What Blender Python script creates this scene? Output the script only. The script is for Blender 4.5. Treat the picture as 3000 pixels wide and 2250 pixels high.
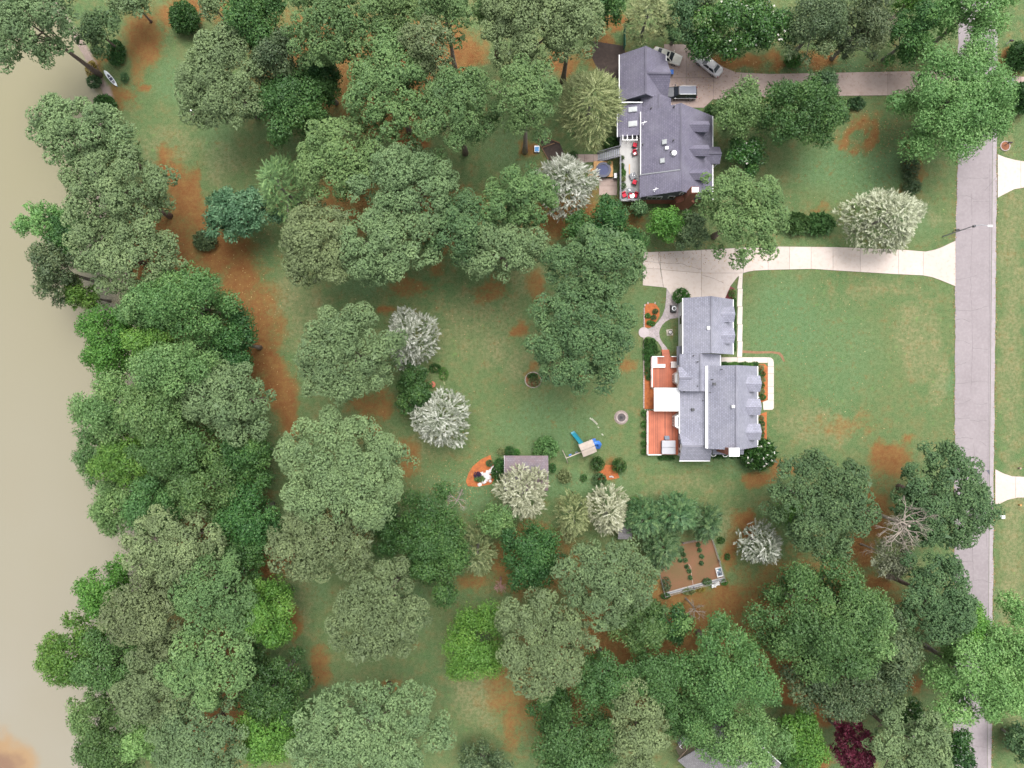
import bpy, bmesh, math, random
import numpy as np
from mathutils import Vector, Matrix, Euler

# ------------------------------------------------------------------ camera, light, exposure
for o in list(bpy.data.objects): bpy.data.objects.remove(o)
S = bpy.context.scene
C = S.collection
H = 112.0                       # drone height above the lawn
PX = 18.0                       # ground pixels per metre (3000 px wide photograph)
cam_d = bpy.data.cameras.new('camera'); cam = bpy.data.objects.new('camera', cam_d); C.objects.link(cam)
cam.location = (0, 0, H); cam.rotation_euler = (0, 0, 0)
cam_d.sensor_fit = 'HORIZONTAL'; cam_d.sensor_width = 36.0
cam_d.lens = 36.0 * H / (3000.0 / PX); cam_d.clip_start = 1.0; cam_d.clip_end = 3000.0
S.camera = cam
SUN_EL, SUN_AZ = math.radians(70), math.radians(20)     # azimuth from north (+Y) towards east
w = bpy.data.worlds.new('World'); S.world = w; w.use_nodes = True
nt = w.node_tree; nt.nodes.clear()
sky = nt.nodes.new('ShaderNodeTexSky'); sky.sky_type = 'NISHITA'; sky.sun_disc = False
sky.sun_elevation = SUN_EL; sky.sun_rotation = SUN_AZ
sky.air_density = 1.0; sky.dust_density = 5.0; sky.ozone_density = 1.0
hs = nt.nodes.new('ShaderNodeHueSaturation'); hs.inputs['Saturation'].default_value = 0.22
bg = nt.nodes.new('ShaderNodeBackground'); bg.inputs['Strength'].default_value = 0.15
wo = nt.nodes.new('ShaderNodeOutputWorld')
nt.links.new(sky.outputs[0], hs.inputs['Color']); nt.links.new(hs.outputs[0], bg.inputs[0]); nt.links.new(bg.outputs[0], wo.inputs[0])
sd = bpy.data.lights.new('sun', 'SUN'); sun = bpy.data.objects.new('sun', sd); C.objects.link(sun)
sd.energy = 1.15; sd.angle = math.radians(40); sd.color = (1.0, 0.965, 0.91)
sv = Vector((math.cos(SUN_EL)*math.sin(SUN_AZ), math.cos(SUN_EL)*math.cos(SUN_AZ), math.sin(SUN_EL)))
sun.rotation_euler = sv.to_track_quat('Z', 'Y').to_euler(); sun.location = (0, 0, 80)
S.view_settings.view_transform = 'Standard'; S.view_settings.look = 'None'
S.view_settings.exposure = 1.0; S.view_settings.gamma = 1.0; S.view_settings.use_curve_mapping = False
try: S.cycles.max_bounces = 6; S.cycles.transparent_max_bounces = 4
except Exception: pass

# ------------------------------------------------------------------ coordinates
F = 3000.0/2212.0
def X(px, z=0.0): return (px-1500.0)/PX*(H-z)/H
def Y(py, z=0.0): return (1125.0-py)/PX*(H-z)/H
def P(px, py, z=0.0): return Vector((X(px, z), Y(py, z), z))

# ------------------------------------------------------------------ object helpers
def tag(o, label=None, cat=None, group=None, kind=None):
    if label: o['label'] = label
    if cat: o['category'] = cat
    if group: o['group'] = group
    if kind: o['kind'] = kind
    return o
def empty(name, loc=(0,0,0), rz=0.0, label=None, cat=None, group=None):
    o = bpy.data.objects.new(name, None); C.objects.link(o)
    o.location = loc; o.rotation_euler = (0,0,rz); o.empty_display_size = 0.3
    return tag(o, label, cat, group)
def link_mesh(name, me, mats, parent=None):
    o = bpy.data.objects.new(name, me); C.objects.link(o)
    if mats is not None and len(me.materials) == 0:
        for m in (mats if isinstance(mats, (list, tuple)) else [mats]): me.materials.append(m)
    if parent: o.parent = parent
    return o
class MB:
    """collects boxes, tubes and prisms into one mesh"""
    def __init__(s): s.v = []; s.f = []; s.uv = None
    def add(s, vs, fs):
        n = len(s.v); s.v += [tuple(p) for p in vs]; s.f += [tuple(n+i for i in f) for f in fs]; return s
    def box(s, x0, x1, y0, y1, z0, z1):
        return s.add([(x0,y0,z0),(x1,y0,z0),(x1,y1,z0),(x0,y1,z0),(x0,y0,z1),(x1,y0,z1),(x1,y1,z1),(x0,y1,z1)],
                     [(3,2,1,0),(4,5,6,7),(0,1,5,4),(1,2,6,5),(2,3,7,6),(3,0,4,7)])
    def obox(s, c, sx, sy, sz, rz=0, ry=0, rx=0):
        M = Euler((rx,ry,rz)).to_matrix(); c = Vector(c)
        vs = [c + M @ Vector((a*sx/2, b*sy/2, d*sz/2)) for d in (-1,1) for (a,b) in ((-1,-1),(1,-1),(1,1),(-1,1))]
        return s.add(vs, [(3,2,1,0),(4,5,6,7),(0,1,5,4),(1,2,6,5),(2,3,7,6),(3,0,4,7)])
    def bar(s, a, b, w, h=None):
        a = Vector(a); b = Vector(b); d = b-a; h = h or w
        q = d.to_track_quat('X', 'Z').to_matrix(); L = d.length; c = (a+b)/2
        vs = [c + q @ Vector((i*L/2, j*w/2, k*h/2)) for k in (-1,1) for (i,j) in ((-1,-1),(1,-1),(1,1),(-1,1))]
        return s.add(vs, [(3,2,1,0),(4,5,6,7),(0,1,5,4),(1,2,6,5),(2,3,7,6),(3,0,4,7)])
    def tube(s, path, radii, n=8, cap=True):
        path = [Vector(p) for p in path]; rings = []
        for i, p in enumerate(path):
            d = (path[min(i+1, len(path)-1)] - path[max(i-1, 0)]).normalized()
            u = d.cross(Vector((0.31,0.92,0.11))).normalized(); v = d.cross(u)
            r = radii[i] if isinstance(radii, (list,tuple)) else radii
            rings.append([p + (u*math.cos(2*math.pi*k/n) + v*math.sin(2*math.pi*k/n))*r for k in range(n)])
        base = len(s.v)
        for r in rings: s.v += [tuple(q) for q in r]
        for i in range(len(rings)-1):
            for k in range(n):
                a = base+i*n+k; b = base+i*n+(k+1)%n
                s.f.append((a, b, b+n, a+n))
        if cap:
            s.f.append(tuple(base+k for k in range(n))[::-1]); s.f.append(tuple(base+(len(rings)-1)*n+k for k in range(n)))
        return s
    def cyl(s, c, r, z0, z1, n=16, r2=None):
        r2 = r if r2 is None else r2
        vs = [(c[0]+r*math.cos(2*math.pi*k/n), c[1]+r*math.sin(2*math.pi*k/n), z0) for k in range(n)]
        vs += [(c[0]+r2*math.cos(2*math.pi*k/n), c[1]+r2*math.sin(2*math.pi*k/n), z1) for k in range(n)]
        return s.add(vs, [tuple(range(n))[::-1], tuple(range(n, 2*n))] + [(k, (k+1)%n, n+(k+1)%n, n+k) for k in range(n)])
    def ring(s, c, r0, r1, z0, z1, n=32):
        vs = []
        for (r, z) in ((r1,z0),(r1,z1),(r0,z1),(r0,z0)):
            vs += [(c[0]+r*math.cos(2*math.pi*k/n), c[1]+r*math.sin(2*math.pi*k/n), z) for k in range(n)]
        fs = []
        for q in range(4):
            for k in range(n):
                fs.append((q*n+k, q*n+(k+1)%n, ((q+1)%4)*n+(k+1)%n, ((q+1)%4)*n+k))
        return s.add(vs, fs)
    def prism(s, pts, z0, z1):
        n = len(pts)
        a = sum(pts[i][0]*pts[(i+1)%n][1]-pts[(i+1)%n][0]*pts[i][1] for i in range(n))
        if a < 0: pts = pts[::-1]
        vs = [(p[0],p[1],z0) for p in pts] + [(p[0],p[1],z1) for p in pts]
        return s.add(vs, [tuple(range(n))[::-1], tuple(range(n,2*n))] + [(k,(k+1)%n,n+(k+1)%n,n+k) for k in range(n)])
    def slab(s, pts, t):
        """planar 3D polygon pushed t along its (upward) normal's opposite"""
        pts = [Vector(p) for p in pts]; n = len(pts)
        nv = Vector((0,0,0))
        for i in range(n): nv += pts[i].cross(pts[(i+1)%n])
        if nv.z < 0: pts = pts[::-1]
        vs = pts + [p - Vector((0,0,t)) for p in pts]
        return s.add(vs, [tuple(range(n)), tuple(range(n,2*n))[::-1]] + [((k+1)%n,k,n+k,n+(k+1)%n) for k in range(n)])
    def mesh(s, name, off=(0,0,0)):
        me = bpy.data.meshes.new(name); ox, oy, oz = off
        me.from_pydata([(a-ox,b-oy,c-oz) for (a,b,c) in s.v], [], s.f); me.update(); return me
    def build(s, name, mat, parent=None, off=None, smooth=False, bevel=0):
        if off is None: off = tuple(parent.location) if (parent and parent.get('wspace')) else (0,0,0)
        me = s.mesh(name, off)
        if smooth: me.polygons.foreach_set('use_smooth', [True]*len(me.polygons))
        o = link_mesh(name, me, mat, parent)
        if parent and parent.get('wspace') and parent.type != 'EMPTY': pass
        if bevel:
            b = o.modifiers.new('bevel', 'BEVEL'); b.width = bevel; b.segments = 2; b.limit_method = 'ANGLE'
        return o
def sub(mb, name, mat, part, off, **k):
    """sub-part: verts in the same frame as its part's mesh"""
    return mb.build(name, mat, part, off=off, **k)
def wroot(name, loc, label, cat, group=None):
    e = empty(name, loc, 0, label, cat, group); e['wspace'] = 1; return e

def slope_uv(o):
    """UVs in metres: u along the eave, v up the slope"""
    me = o.data; uv = me.uv_layers.new(name='UVMap')
    for p in me.polygons:
        n = p.normal
        u = Vector((0,0,1)).cross(n)
        u = u.normalized() if u.length > 1e-3 else Vector((1,0,0))
        v = n.cross(u)
        for li in p.loop_indices:
            q = me.vertices[me.loops[li].vertex_index].co
            uv.data[li].uv = (q.dot(u), q.dot(v))

# ------------------------------------------------------------------ materials
MATS = {}
def new_mat(name):
    m = bpy.data.materials.new(name); m.use_nodes = True; MATS[name] = m
    t = m.node_tree; return m, t, t.nodes['Principled BSDF']
def nd(t, kind, **k):
    n = t.nodes.new(kind)
    for a, b in k.items(): setattr(n, a, b)
    return n
def mixc(t, fac, a, b, mode='MIX'):
    n = t.nodes.new('ShaderNodeMix'); n.data_type = 'RGBA'; n.blend_type = mode
    for i, v in ((0, fac), (6, a), (7, b)):
        if hasattr(v, 'is_output'): t.links.new(v, n.inputs[i])
        elif i == 0: n.inputs[0].default_value = v
        else: n.inputs[i].default_value = (*v, 1) if len(v) == 3 else v
    return n.outputs[2]
def noise(t, scale, detail=3, vec=None, rough=0.55, dist=0.0):
    n = t.nodes.new('ShaderNodeTexNoise'); n.inputs['Scale'].default_value = scale
    n.inputs['Detail'].default_value = detail; n.inputs['Roughness'].default_value = rough; n.inputs['Distortion'].default_value = dist
    if vec is not None: t.links.new(vec, n.inputs['Vector'])
    return n.outputs['Fac']
def pos(t):
    return t.nodes.new('ShaderNodeNewGeometry').outputs['Position']
def mapr(t, v, a, b, c=0.0, d=1.0, smooth=False):
    n = t.nodes.new('ShaderNodeMapRange'); n.inputs[1].default_value = a; n.inputs[2].default_value = b
    n.inputs[3].default_value = c; n.inputs[4].default_value = d
    if smooth: n.interpolation_type = 'SMOOTHSTEP'
    t.links.new(v, n.inputs[0]); return n.outputs[0]
def math_(t, op, a, b=None):
    n = t.nodes.new('ShaderNodeMath'); n.operation = op
    for i, v in ((0,a),(1,b)):
        if v is None: continue
        if hasattr(v, 'is_output'): t.links.new(v, n.inputs[i])
        else: n.inputs[i].default_value = v
    return n.outputs[0]
def bump(t, bs, h, strength=0.4, dist=0.02):
    n = t.nodes.new('ShaderNodeBump'); n.inputs['Strength'].default_value = strength; n.inputs['Distance'].default_value = dist
    t.links.new(h, n.inputs['Height']); t.links.new(n.outputs[0], bs.inputs['Normal'])
def mat(name, col, rough=0.7, var=0.18, scale=1.2, metal=0.0, fine=9.0, col2=None, rnd=0.0, coat=0.0, bmp=0.0):
    """plain surface: two scales of mottling, a little dirt"""
    if name in MATS: return MATS[name]
    m, t, b = new_mat(name); p = pos(t)
    c2 = col2 or tuple(max(0, c*(1-var*1.6)) for c in col); c1 = tuple(min(1, c*(1+var*.6)) for c in col)
    f = math_(t, 'ADD', math_(t, 'MULTIPLY', noise(t, scale, 4, p), 0.6), math_(t, 'MULTIPLY', noise(t, fine, 3, p), 0.4))
    f = mapr(t, f, 0.3, 0.7)
    out = mixc(t, f, c1, c2)
    if rnd:
        oi = t.nodes.new('ShaderNodeObjectInfo'); r = mapr(t, oi.outputs['Random'], 0, 1, 1-rnd, 1+rnd*.5)
        h = t.nodes.new('ShaderNodeHueSaturation'); t.links.new(r, h.inputs['Value']); t.links.new(out, h.inputs['Color']); out = h.outputs[0]
    t.links.new(out, b.inputs['Base Color']); b.inputs['Roughness'].default_value = rough; b.inputs['Metallic'].default_value = metal
    if coat: b.inputs['Coat Weight'].default_value = coat; b.inputs['Coat Roughness'].default_value = 0.08
    if bmp: bump(t, b, f, bmp, 0.02)
    return m
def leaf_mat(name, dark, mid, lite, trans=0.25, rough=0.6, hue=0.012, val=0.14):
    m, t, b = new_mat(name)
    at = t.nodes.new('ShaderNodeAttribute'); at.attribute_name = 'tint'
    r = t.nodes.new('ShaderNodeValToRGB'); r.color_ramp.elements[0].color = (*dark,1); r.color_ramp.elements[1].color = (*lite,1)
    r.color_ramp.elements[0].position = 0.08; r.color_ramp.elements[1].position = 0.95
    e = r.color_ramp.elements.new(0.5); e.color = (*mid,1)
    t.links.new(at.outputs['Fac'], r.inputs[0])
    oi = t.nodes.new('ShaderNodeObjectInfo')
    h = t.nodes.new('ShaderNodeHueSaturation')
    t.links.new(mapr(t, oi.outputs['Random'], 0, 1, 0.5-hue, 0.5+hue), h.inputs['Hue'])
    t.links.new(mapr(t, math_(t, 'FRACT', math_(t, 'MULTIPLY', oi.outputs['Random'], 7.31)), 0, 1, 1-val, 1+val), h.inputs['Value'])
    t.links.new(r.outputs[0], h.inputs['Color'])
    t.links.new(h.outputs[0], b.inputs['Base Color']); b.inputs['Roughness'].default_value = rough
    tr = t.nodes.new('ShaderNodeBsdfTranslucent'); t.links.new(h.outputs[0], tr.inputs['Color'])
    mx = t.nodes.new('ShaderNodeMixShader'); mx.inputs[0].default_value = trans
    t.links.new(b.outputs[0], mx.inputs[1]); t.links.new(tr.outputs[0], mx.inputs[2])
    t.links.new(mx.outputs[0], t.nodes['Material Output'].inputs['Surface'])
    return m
def shingle_mat(name, col, stain, var=0.15, grime=0.35):
    m, t, b = new_mat(name)
    uv = t.nodes.new('ShaderNodeUVMap').outputs[0]
    br = t.nodes.new('ShaderNodeTexBrick'); t.links.new(uv, br.inputs['Vector'])
    br.inputs['Scale'].default_value = 1.0; br.inputs['Brick Width'].default_value = 0.42; br.inputs['Row Height'].default_value = 0.29
    br.inputs['Mortar Size'].default_value = 0.026; br.inputs['Mortar Smooth'].default_value = 0.3; br.inputs['Bias'].default_value = 0.0
    br.inputs['Color1'].default_value = (*[c*(1+var) for c in col],1); br.inputs['Color2'].default_value = (*[c*(1-var) for c in col],1)
    br.inputs['Mortar'].default_value = (*[c*.5 for c in col],1)
    p = pos(t)
    n1 = mapr(t, noise(t, 0.35, 4, p), 0.35, 0.7); n2 = mapr(t, noise(t, 6.0, 3, p), 0.3, 0.7)
    c = mixc(t, math_(t, 'MULTIPLY', n1, grime), br.outputs['Color'], stain)
    c = mixc(t, math_(t, 'MULTIPLY', n2, 0.25), c, tuple(q*.6 for q in col))
    mp = t.nodes.new('ShaderNodeMapping'); mp.inputs['Scale'].default_value = (1.6, 0.16, 1.0); t.links.new(uv, mp.inputs['Vector'])
    c = mixc(t, mapr(t, noise(t, 1.0, 4, mp.outputs[0], .65), .48, .72, 0, .38), c, tuple(q*.62 for q in col))
    t.links.new(c, b.inputs['Base Color']); b.inputs['Roughness'].default_value = 0.85
    bump(t, b, br.outputs['Fac'], 0.5, -0.02)
    return m

M_shA = shingle_mat('light_grey_shingles', (0.272,0.274,0.338), (0.34,0.34,0.385))
M_shB = shingle_mat('slate_grey_shingles', (0.148,0.138,0.192), (0.225,0.218,0.262), grime=0.4)
M_shC = shingle_mat('brown_grey_shingles', (0.20,0.19,0.20), (0.26,0.25,0.25))
M_white = mat('white_paint', (0.78,0.78,0.78), 0.5, 0.05)
M_canopy = mat('white_canopy_sheet', (0.86,0.86,0.86), 0.45, 0.02)
M_siding = mat('white_siding', (0.84,0.85,0.86), 0.6, 0.08)
M_bluegrey = mat('blue_grey_siding', (0.115,0.125,0.155), 0.65, 0.12)
M_glass = mat('dark_window_glass', (0.03,0.035,0.045), 0.08, 0.1)
M_brick = mat('red_brick', (0.30,0.115,0.075), 0.85, 0.25, 2.0, fine=14)
M_deck = mat('red_stained_wood', (0.43,0.115,0.055), 0.6, 0.20, 0.8, fine=12, rnd=0.34)
M_deckgrey = mat('pale_grey_decking', (0.40,0.39,0.38), 0.7, 0.10, 0.9, rnd=0.06)
M_greywood = mat('weathered_grey_wood', (0.20,0.20,0.225), 0.75, 0.15, 1.0)
M_yellowwood = mat('honey_wood', (0.50,0.27,0.09), 0.6, 0.15, 1.0, rnd=0.12)
M_wood = mat('weathered_brown_wood', (0.30,0.22,0.17), 0.8, 0.2, 1.0, rnd=0.1)
M_playwood = mat('bleached_play_wood', (0.52,0.44,0.38), 0.75, 0.14, 1.5, rnd=0.10)
M_bark = mat('pine_bark', (0.19,0.14,0.125), 0.9, 0.3, 2.0, fine=8)
M_barkpale = mat('pale_pinkish_bark', (0.34,0.27,0.25), 0.9, 0.2, 2.0, fine=8)
M_barkgrey = mat('grey_bark', (0.22,0.20,0.18), 0.9, 0.3, 2.0, fine=8)
M_deadwood = mat('bleached_dead_wood', (0.30,0.255,0.215), 0.85, 0.2, 2.0)
M_twig = mat('reddish_bare_twigs', (0.33,0.19,0.17), 0.85, 0.2, 2.0)
M_blue = mat('blue_plastic', (0.05,0.17,0.55), 0.35, 0.1)
M_teal = mat('teal_plastic', (0.012,0.22,0.30), 0.35, 0.12)
M_tub = mat('navy_tub_cover', (0.012,0.018,0.06), 0.5, 0.2, 1.5)
M_tubwater = mat('tub_cover_vinyl', (0.022,0.032,0.11), 0.6, 0.2, 2.0)
M_cover = mat('grey_vinyl_cover', (0.36,0.36,0.39), 0.55, 0.06)
M_stepgrey = mat('slate_plastic', (0.15,0.18,0.23), 0.6, 0.1)
M_red = mat('red_cushion', (0.48,0.02,0.045), 0.8, 0.15, 3.0)
M_dark = mat('dark_metal', (0.035,0.037,0.042), 0.5, 0.2)
M_metal = mat('galvanised_metal', (0.42,0.43,0.45), 0.4, 0.1, metal=0.6)
M_black = mat('black_plastic', (0.018,0.018,0.02), 0.5, 0.2)
M_rubber = mat('tyre_rubber', (0.02,0.02,0.021), 0.85, 0.2)
M_stone = mat('pinkish_stone', (0.40,0.33,0.31), 0.85, 0.2, 3.0, rnd=0.18)
M_whitestone = mat('white_rock', (0.62,0.58,0.58), 0.8, 0.15, 3.0, rnd=0.12)
M_ash = mat('charcoal_ash', (0.05,0.045,0.045), 0.95, 0.5, 6.0, col2=(0.14,0.12,0.12))
M_terra = mat('terracotta', (0.42,0.13,0.08), 0.8, 0.12)
M_timber = mat('rotting_edge_timber', (0.17,0.10,0.055), 0.9, 0.2)
# ------------------------------------------------------------------ ground sheet with pond basin
rng0 = np.random.default_rng(5)
gx = np.concatenate([[-900,-500,-300,-200,-150], np.arange(-120,120.1,0.8), [150,200,300,500,900]])
gy = np.concatenate([[-900,-500,-300,-200,-140], np.arange(-95,95.1,0.8), [140,200,300,500,900]])
GX, GY = np.meshgrid(gx, gy)
def sm(a): a = np.clip(a,0,1); return a*a*(3-2*a)
def wav(x, y, s, k):
    r = np.random.default_rng(k); out = 0
    for i in range(6):
        a = r.uniform(0, 6.28); f = s*r.uniform(0.6,1.7); ph = r.uniform(0,6.28)
        out = out + np.sin((x*math.cos(a)+y*math.sin(a))*f + ph)
    return out/6
# shoreline given as (py, px) in photograph pixels; water lies to the left of it
shore = [(-2000,40),(-300,60),(-60,110),(60,170),(130,215),(180,243),(220,258),(255,285),(290,296),(330,272),(400,255),(520,260),(650,285),(760,330),(900,380),(1050,430),(1250,410),(1450,400),(1600,430),(1750,370),(1900,300),(2050,300),(2200,330),(2600,300),(4000,260)]
sy_ = np.array([Y(a) for a,b in shore])[::-1]; sx_ = np.array([X(b) for a,b in shore])[::-1]
SH = np.interp(GY, sy_, sx_) + 0.5*wav(GX, GY, 0.5, 3)
dist = GX - SH                           # >0 on land
GZ = np.where(dist > 0, 0.0, 0.0) - 1.6*sm((2.2 - dist)/6.0)
GZ = GZ + 0.05*wav(GX, GY, 0.12, 8)*sm((dist-3)/10)*sm((X(2780)-GX)/6)*0
gv = np.stack([GX, GY, GZ], -1).reshape(-1,3)
nx, ny = len(gx), len(gy)
idx = np.arange(nx*ny).reshape(ny, nx)
q = np.stack([idx[:-1,:-1], idx[:-1,1:], idx[1:,1:], idx[1:,:-1]], -1).reshape(-1,4)
me = bpy.data.meshes.new('ground')
me.vertices.add(len(gv)); me.vertices.foreach_set('co', gv.astype(np.float32).ravel())
me.loops.add(q.size); me.loops.foreach_set('vertex_index', q.astype(np.int32).ravel())
me.polygons.add(len(q)); me.polygons.foreach_set('loop_start', np.arange(0, q.size, 4, dtype=np.int32))
me.polygons.foreach_set('use_smooth', np.ones(len(q), dtype=bool))
me.update(calc_edges=True)
def blobs(lst):
    out = np.zeros_like(GX)
    wx = GX + 1.6*wav(GX, GY, 0.45, 21) + 1.2*wav(GX, GY, 1.3, 31); wy = GY + 1.6*wav(GX, GY, 0.5, 22) + 1.2*wav(GX, GY, 1.4, 32)
    for (px, py, rx, ry, s) in lst:
        d = np.sqrt(((wx-X(px))/(rx/PX))**2 + ((wy-Y(py))/(ry/PX))**2)
        out = np.maximum(out, s*sm((1.5-d)/1.1))
    return out
STRAW = [(500,470,22,60,.9),(560,560,30,60,1),(640,740,55,60,1),(700,860,45,80,1),(735,1010,40,80,1),(790,1110,35,60,1),(835,1200,30,70,.95),(430,113,55,75,.75),(400,190,30,40,.5),(540,30,70,40,.9),(650,45,30,60,.7),(520,530,30,50,.9),(555,600,42,60,1),(590,655,45,45,1),
 (350,290,40,30,.6),(415,250,25,12,1),(312,158,20,12,.9),(280,200,25,30,.6),(670,725,60,40,.9),(715,818,50,80,.95),(723,975,42,80,1),(742,1060,45,50,1),
 (775,950,50,110,.8),(775,1060,50,30,1),(818,1148,38,70,1),(850,1250,28,50,.9),(1130,912,30,15,.8),(1080,1190,65,40,.6),(1193,1338,45,55,.6),
 (1200,840,60,30,.5),(1445,860,45,32,.5),(1275,777,25,25,.6),(1065,1260,40,30,.7),(1577,840,30,45,.6),(1518,958,16,22,.8),(1613,1030,15,15,.8),
 (1680,1098,15,25,.6),(1830,1066,25,20,.5),(1558,1080,22,12,.5),(1780,1383,22,34,.75),(2223,1405,40,20,.8),(2593,1356,52,58,1),(2286,1374,35,25,.9),
 (2643,1279,15,20,.7),(2557,1473,55,42,.8),(2476,1247,120,30,.3),(809,1645,65,45,1),(854,1840,22,45,.8),(949,1952,32,60,.65),(1130,2010,28,28,.7),
 (1464,2029,45,90,.45),(1490,2130,35,80,.5),(1383,1717,45,32,.55),(1527,2065,60,80,.5),(2130,1771,65,60,.75),(2178,1527,35,35,1),(2142,1613,24,60,.65),
 (1930,1717,40,50,.6),(2566,1532,45,45,.9),(2520,1613,40,40,.95),(2566,1703,36,26,.95),(2318,2033,65,32,1),(2430,2083,60,40,.95),(2385,2232,45,40,.95),
 (2666,2010,34,24,1),(1270,130,130,70,1),(1370,170,60,60,.9),(1200,400,50,40,1),(1000,430,40,40,.8),(1794,63,60,18,1),(2178,190,70,20,.9),(1650,176,40,40,.95),
 (1545,434,32,26,.8),(2395,176,52,20,1),(2277,181,30,15,.8),(2520,352,45,9,.7),(2500,425,55,10,.7),(2490,385,10,45,.7),(2565,390,12,50,.75),(2670,500,30,70,.6),(2946,190,22,45,.9),
 (2404,610,42,12,.5),(2090,180,60,30,.9),(1760,150,60,50,.8),(1900,1860,300,200,.7),(1700,2000,250,180,.6),(2400,1850,250,200,.8),(620,2000,120,260,.8),(640,1500,120,250,.9),
 (950,180,200,160,.7),(1150,260,160,120,.75),(1020,600,110,90,.6),(1300,640,160,90,.6),(1700,640,160,60,.8),(460,800,140,200,.8),(1000,1560,90,80,.6),(1560,1640,130,100,.7)]
DRY = [(2680,1000,60,140,.6),(2740,1050,25,160,.7),(2960,900,40,500,.6),(2960,1700,40,500,.7),(2400,1250,150,50,.6),(900,950,80,120,.5),(1400,950,150,120,.45),(1560,820,80,80,.5),
 (500,420,100,60,.45),(650,480,60,70,.5),(830,860,60,60,.6),(1250,1290,80,60,.5),(2000,1420,150,40,.45),(1400,2030,80,100,.7),(880,1750,40,120,.4),(1600,1060,120,60,.5),(2590,850,200,30,.4),
 (1450,1020,60,60,.6),(1510,1080,40,40,.6),(2120,1550,40,60,.6),(2740,640,40,30,.6)]
LUSH = [(2300,950,120,150,.8),(2450,1050,150,180,.6),(1600,1250,180,90,.7),(520,250,80,90,.7),(640,400,60,120,.6),(1080,830,120,40,.7),(2500,500,180,80,.9),(1700,1420,160,50,.7),(1560,740,80,50,.5),
 (1350,1450,100,60,.8),(1200,1790,60,110,.8),(940,1700,40,80,.6),(2420,190,140,25,.8),(1480,430,60,90,.6),(2680,650,90,60,.6),(2760,1120,40,30,.8),(2100,1350,200,30,.6),(1900,900,60,60,.5)]
MUD = [(262,210,22,40,.95),(285,275,30,30,.9),(300,310,26,26,.7)]
for nm, L in (('straw', STRAW), ('dry', DRY), ('lush', LUSH), ('mud', MUD)):
    val = blobs(L)
    if nm == 'mud': val = np.maximum(val, sm((3.0-dist)/2.0))
    a = me.attributes.new(nm, 'FLOAT', 'POINT'); a.data.foreach_set('value', val.astype(np.float32).ravel())
m, t, b = new_mat('lawn_and_pine_straw'); p = pos(t)
def attr(t, n):
    a = t.nodes.new('ShaderNodeAttribute'); a.attribute_name = n; return a.outputs['Fac']
nA = noise(t, 0.09, 4, p); nB = noise(t, 0.55, 5, p, 0.65); nC = noise(t, 1.9, 5, p, 0.75); nD = noise(t, 7.0, 3, p, 0.8)
g1 = mixc(t, mapr(t, nA, 0.35, 0.65), (0.062,0.128,0.045), (0.104,0.138,0.054))
g1 = mixc(t, mapr(t, nB, 0.44, 0.62), g1, (0.140,0.142,0.060))
lf = mapr(t, math_(t, 'ADD', attr(t,'lush'), math_(t,'MULTIPLY', math_(t,'SUBTRACT', nB, 0.5), 0.7)), 0.15, 0.8)
g1 = mixc(t, math_(t,'MULTIPLY',lf,.85), g1, (0.082,0.172,0.078))
df = mapr(t, math_(t, 'ADD', attr(t,'dry'), math_(t,'MULTIPLY', math_(t,'SUBTRACT', nB, 0.47), 1.1)), 0.2, 0.85)
g1 = mixc(t, math_(t,'MULTIPLY',df,.85), g1, (0.245,0.205,0.110))
# faint mower stripes
sp = t.nodes.new('ShaderNodeSeparateXYZ'); t.links.new(p, sp.inputs[0])
st = math_(t, 'SINE', math_(t, 'MULTIPLY', math_(t,'ADD', sp.outputs[0], math_(t,'MULTIPLY', nB, 1.2)), 4.4))
g1 = mixc(t, mapr(t, st, -1, 1, 0, 0.13), g1, (0.15,0.19,0.085))
g1 = mixc(t, mapr(t, nC, 0.40, 0.62, 0, 0.75), g1, (0.040,0.085,0.026))
g1 = mixc(t, mapr(t, nD, 0.44, 0.64, 0, 0.62), g1, (0.19,0.225,0.11))
wd_ = mapr(t, noise(t, 0.9, 3, p, .6), 0.62, 0.74)
g1 = mixc(t, math_(t,'MULTIPLY', wd_, .5), g1, (0.125,0.235,0.065))
# pine straw, thinning out through a yellow-olive fringe
of = mapr(t, math_(t,'ADD', attr(t,'straw'), math_(t,'MULTIPLY', math_(t,'SUBTRACT', nB, 0.5), 0.9)), 0.08, 0.55)
g1 = mixc(t, math_(t,'MULTIPLY',of,.7), g1, (0.165,0.125,0.042))
sfac = mapr(t, math_(t,'ADD', attr(t,'straw'), math_(t,'ADD', math_(t,'MULTIPLY', math_(t,'SUBTRACT', nB, 0.5), 1.15), math_(t,'MULTIPLY', math_(t,'SUBTRACT', math_(t,'ADD', math_(t,'MULTIPLY',nC,.35), math_(t,'ADD', math_(t,'MULTIPLY',nD,.25), math_(t,'MULTIPLY',noise(t, 0.95, 4, p, .7),.40))), 0.5), 2.6))), 0.14, 0.78)
s1 = mixc(t, mapr(t, nB, 0.38, 0.62), (0.185,0.074,0.025), (0.220,0.128,0.044))
s1 = mixc(t, mapr(t, nC, 0.35, 0.7, 0, .6), s1, (0.115,0.045,0.018))
s1 = mixc(t, mapr(t, nD, 0.45, 0.8, 0, .5), s1, (0.33,0.19,0.08))
col = mixc(t, sfac, g1, s1)
mud = mixc(t, mapr(t, nC, 0.3, 0.7), (0.30,0.235,0.21), (0.25,0.20,0.165))
mf = mapr(t, math_(t,'ADD', attr(t,'mud'), math_(t,'MULTIPLY', math_(t,'SUBTRACT', nC, 0.5), 0.6)), 0.35, 0.75)
col = mixc(t, mf, col, mud)
t.links.new(col, b.inputs['Base Color']); b.inputs['Roughness'].default_value = 0.95; b.inputs['Specular IOR Level'].default_value = 0.15
bump(t, b, math_(t,'ADD', nC, nD), 0.7, 0.12)
g = link_mesh('ground', me, m); tag(g, kind='structure')

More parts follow.
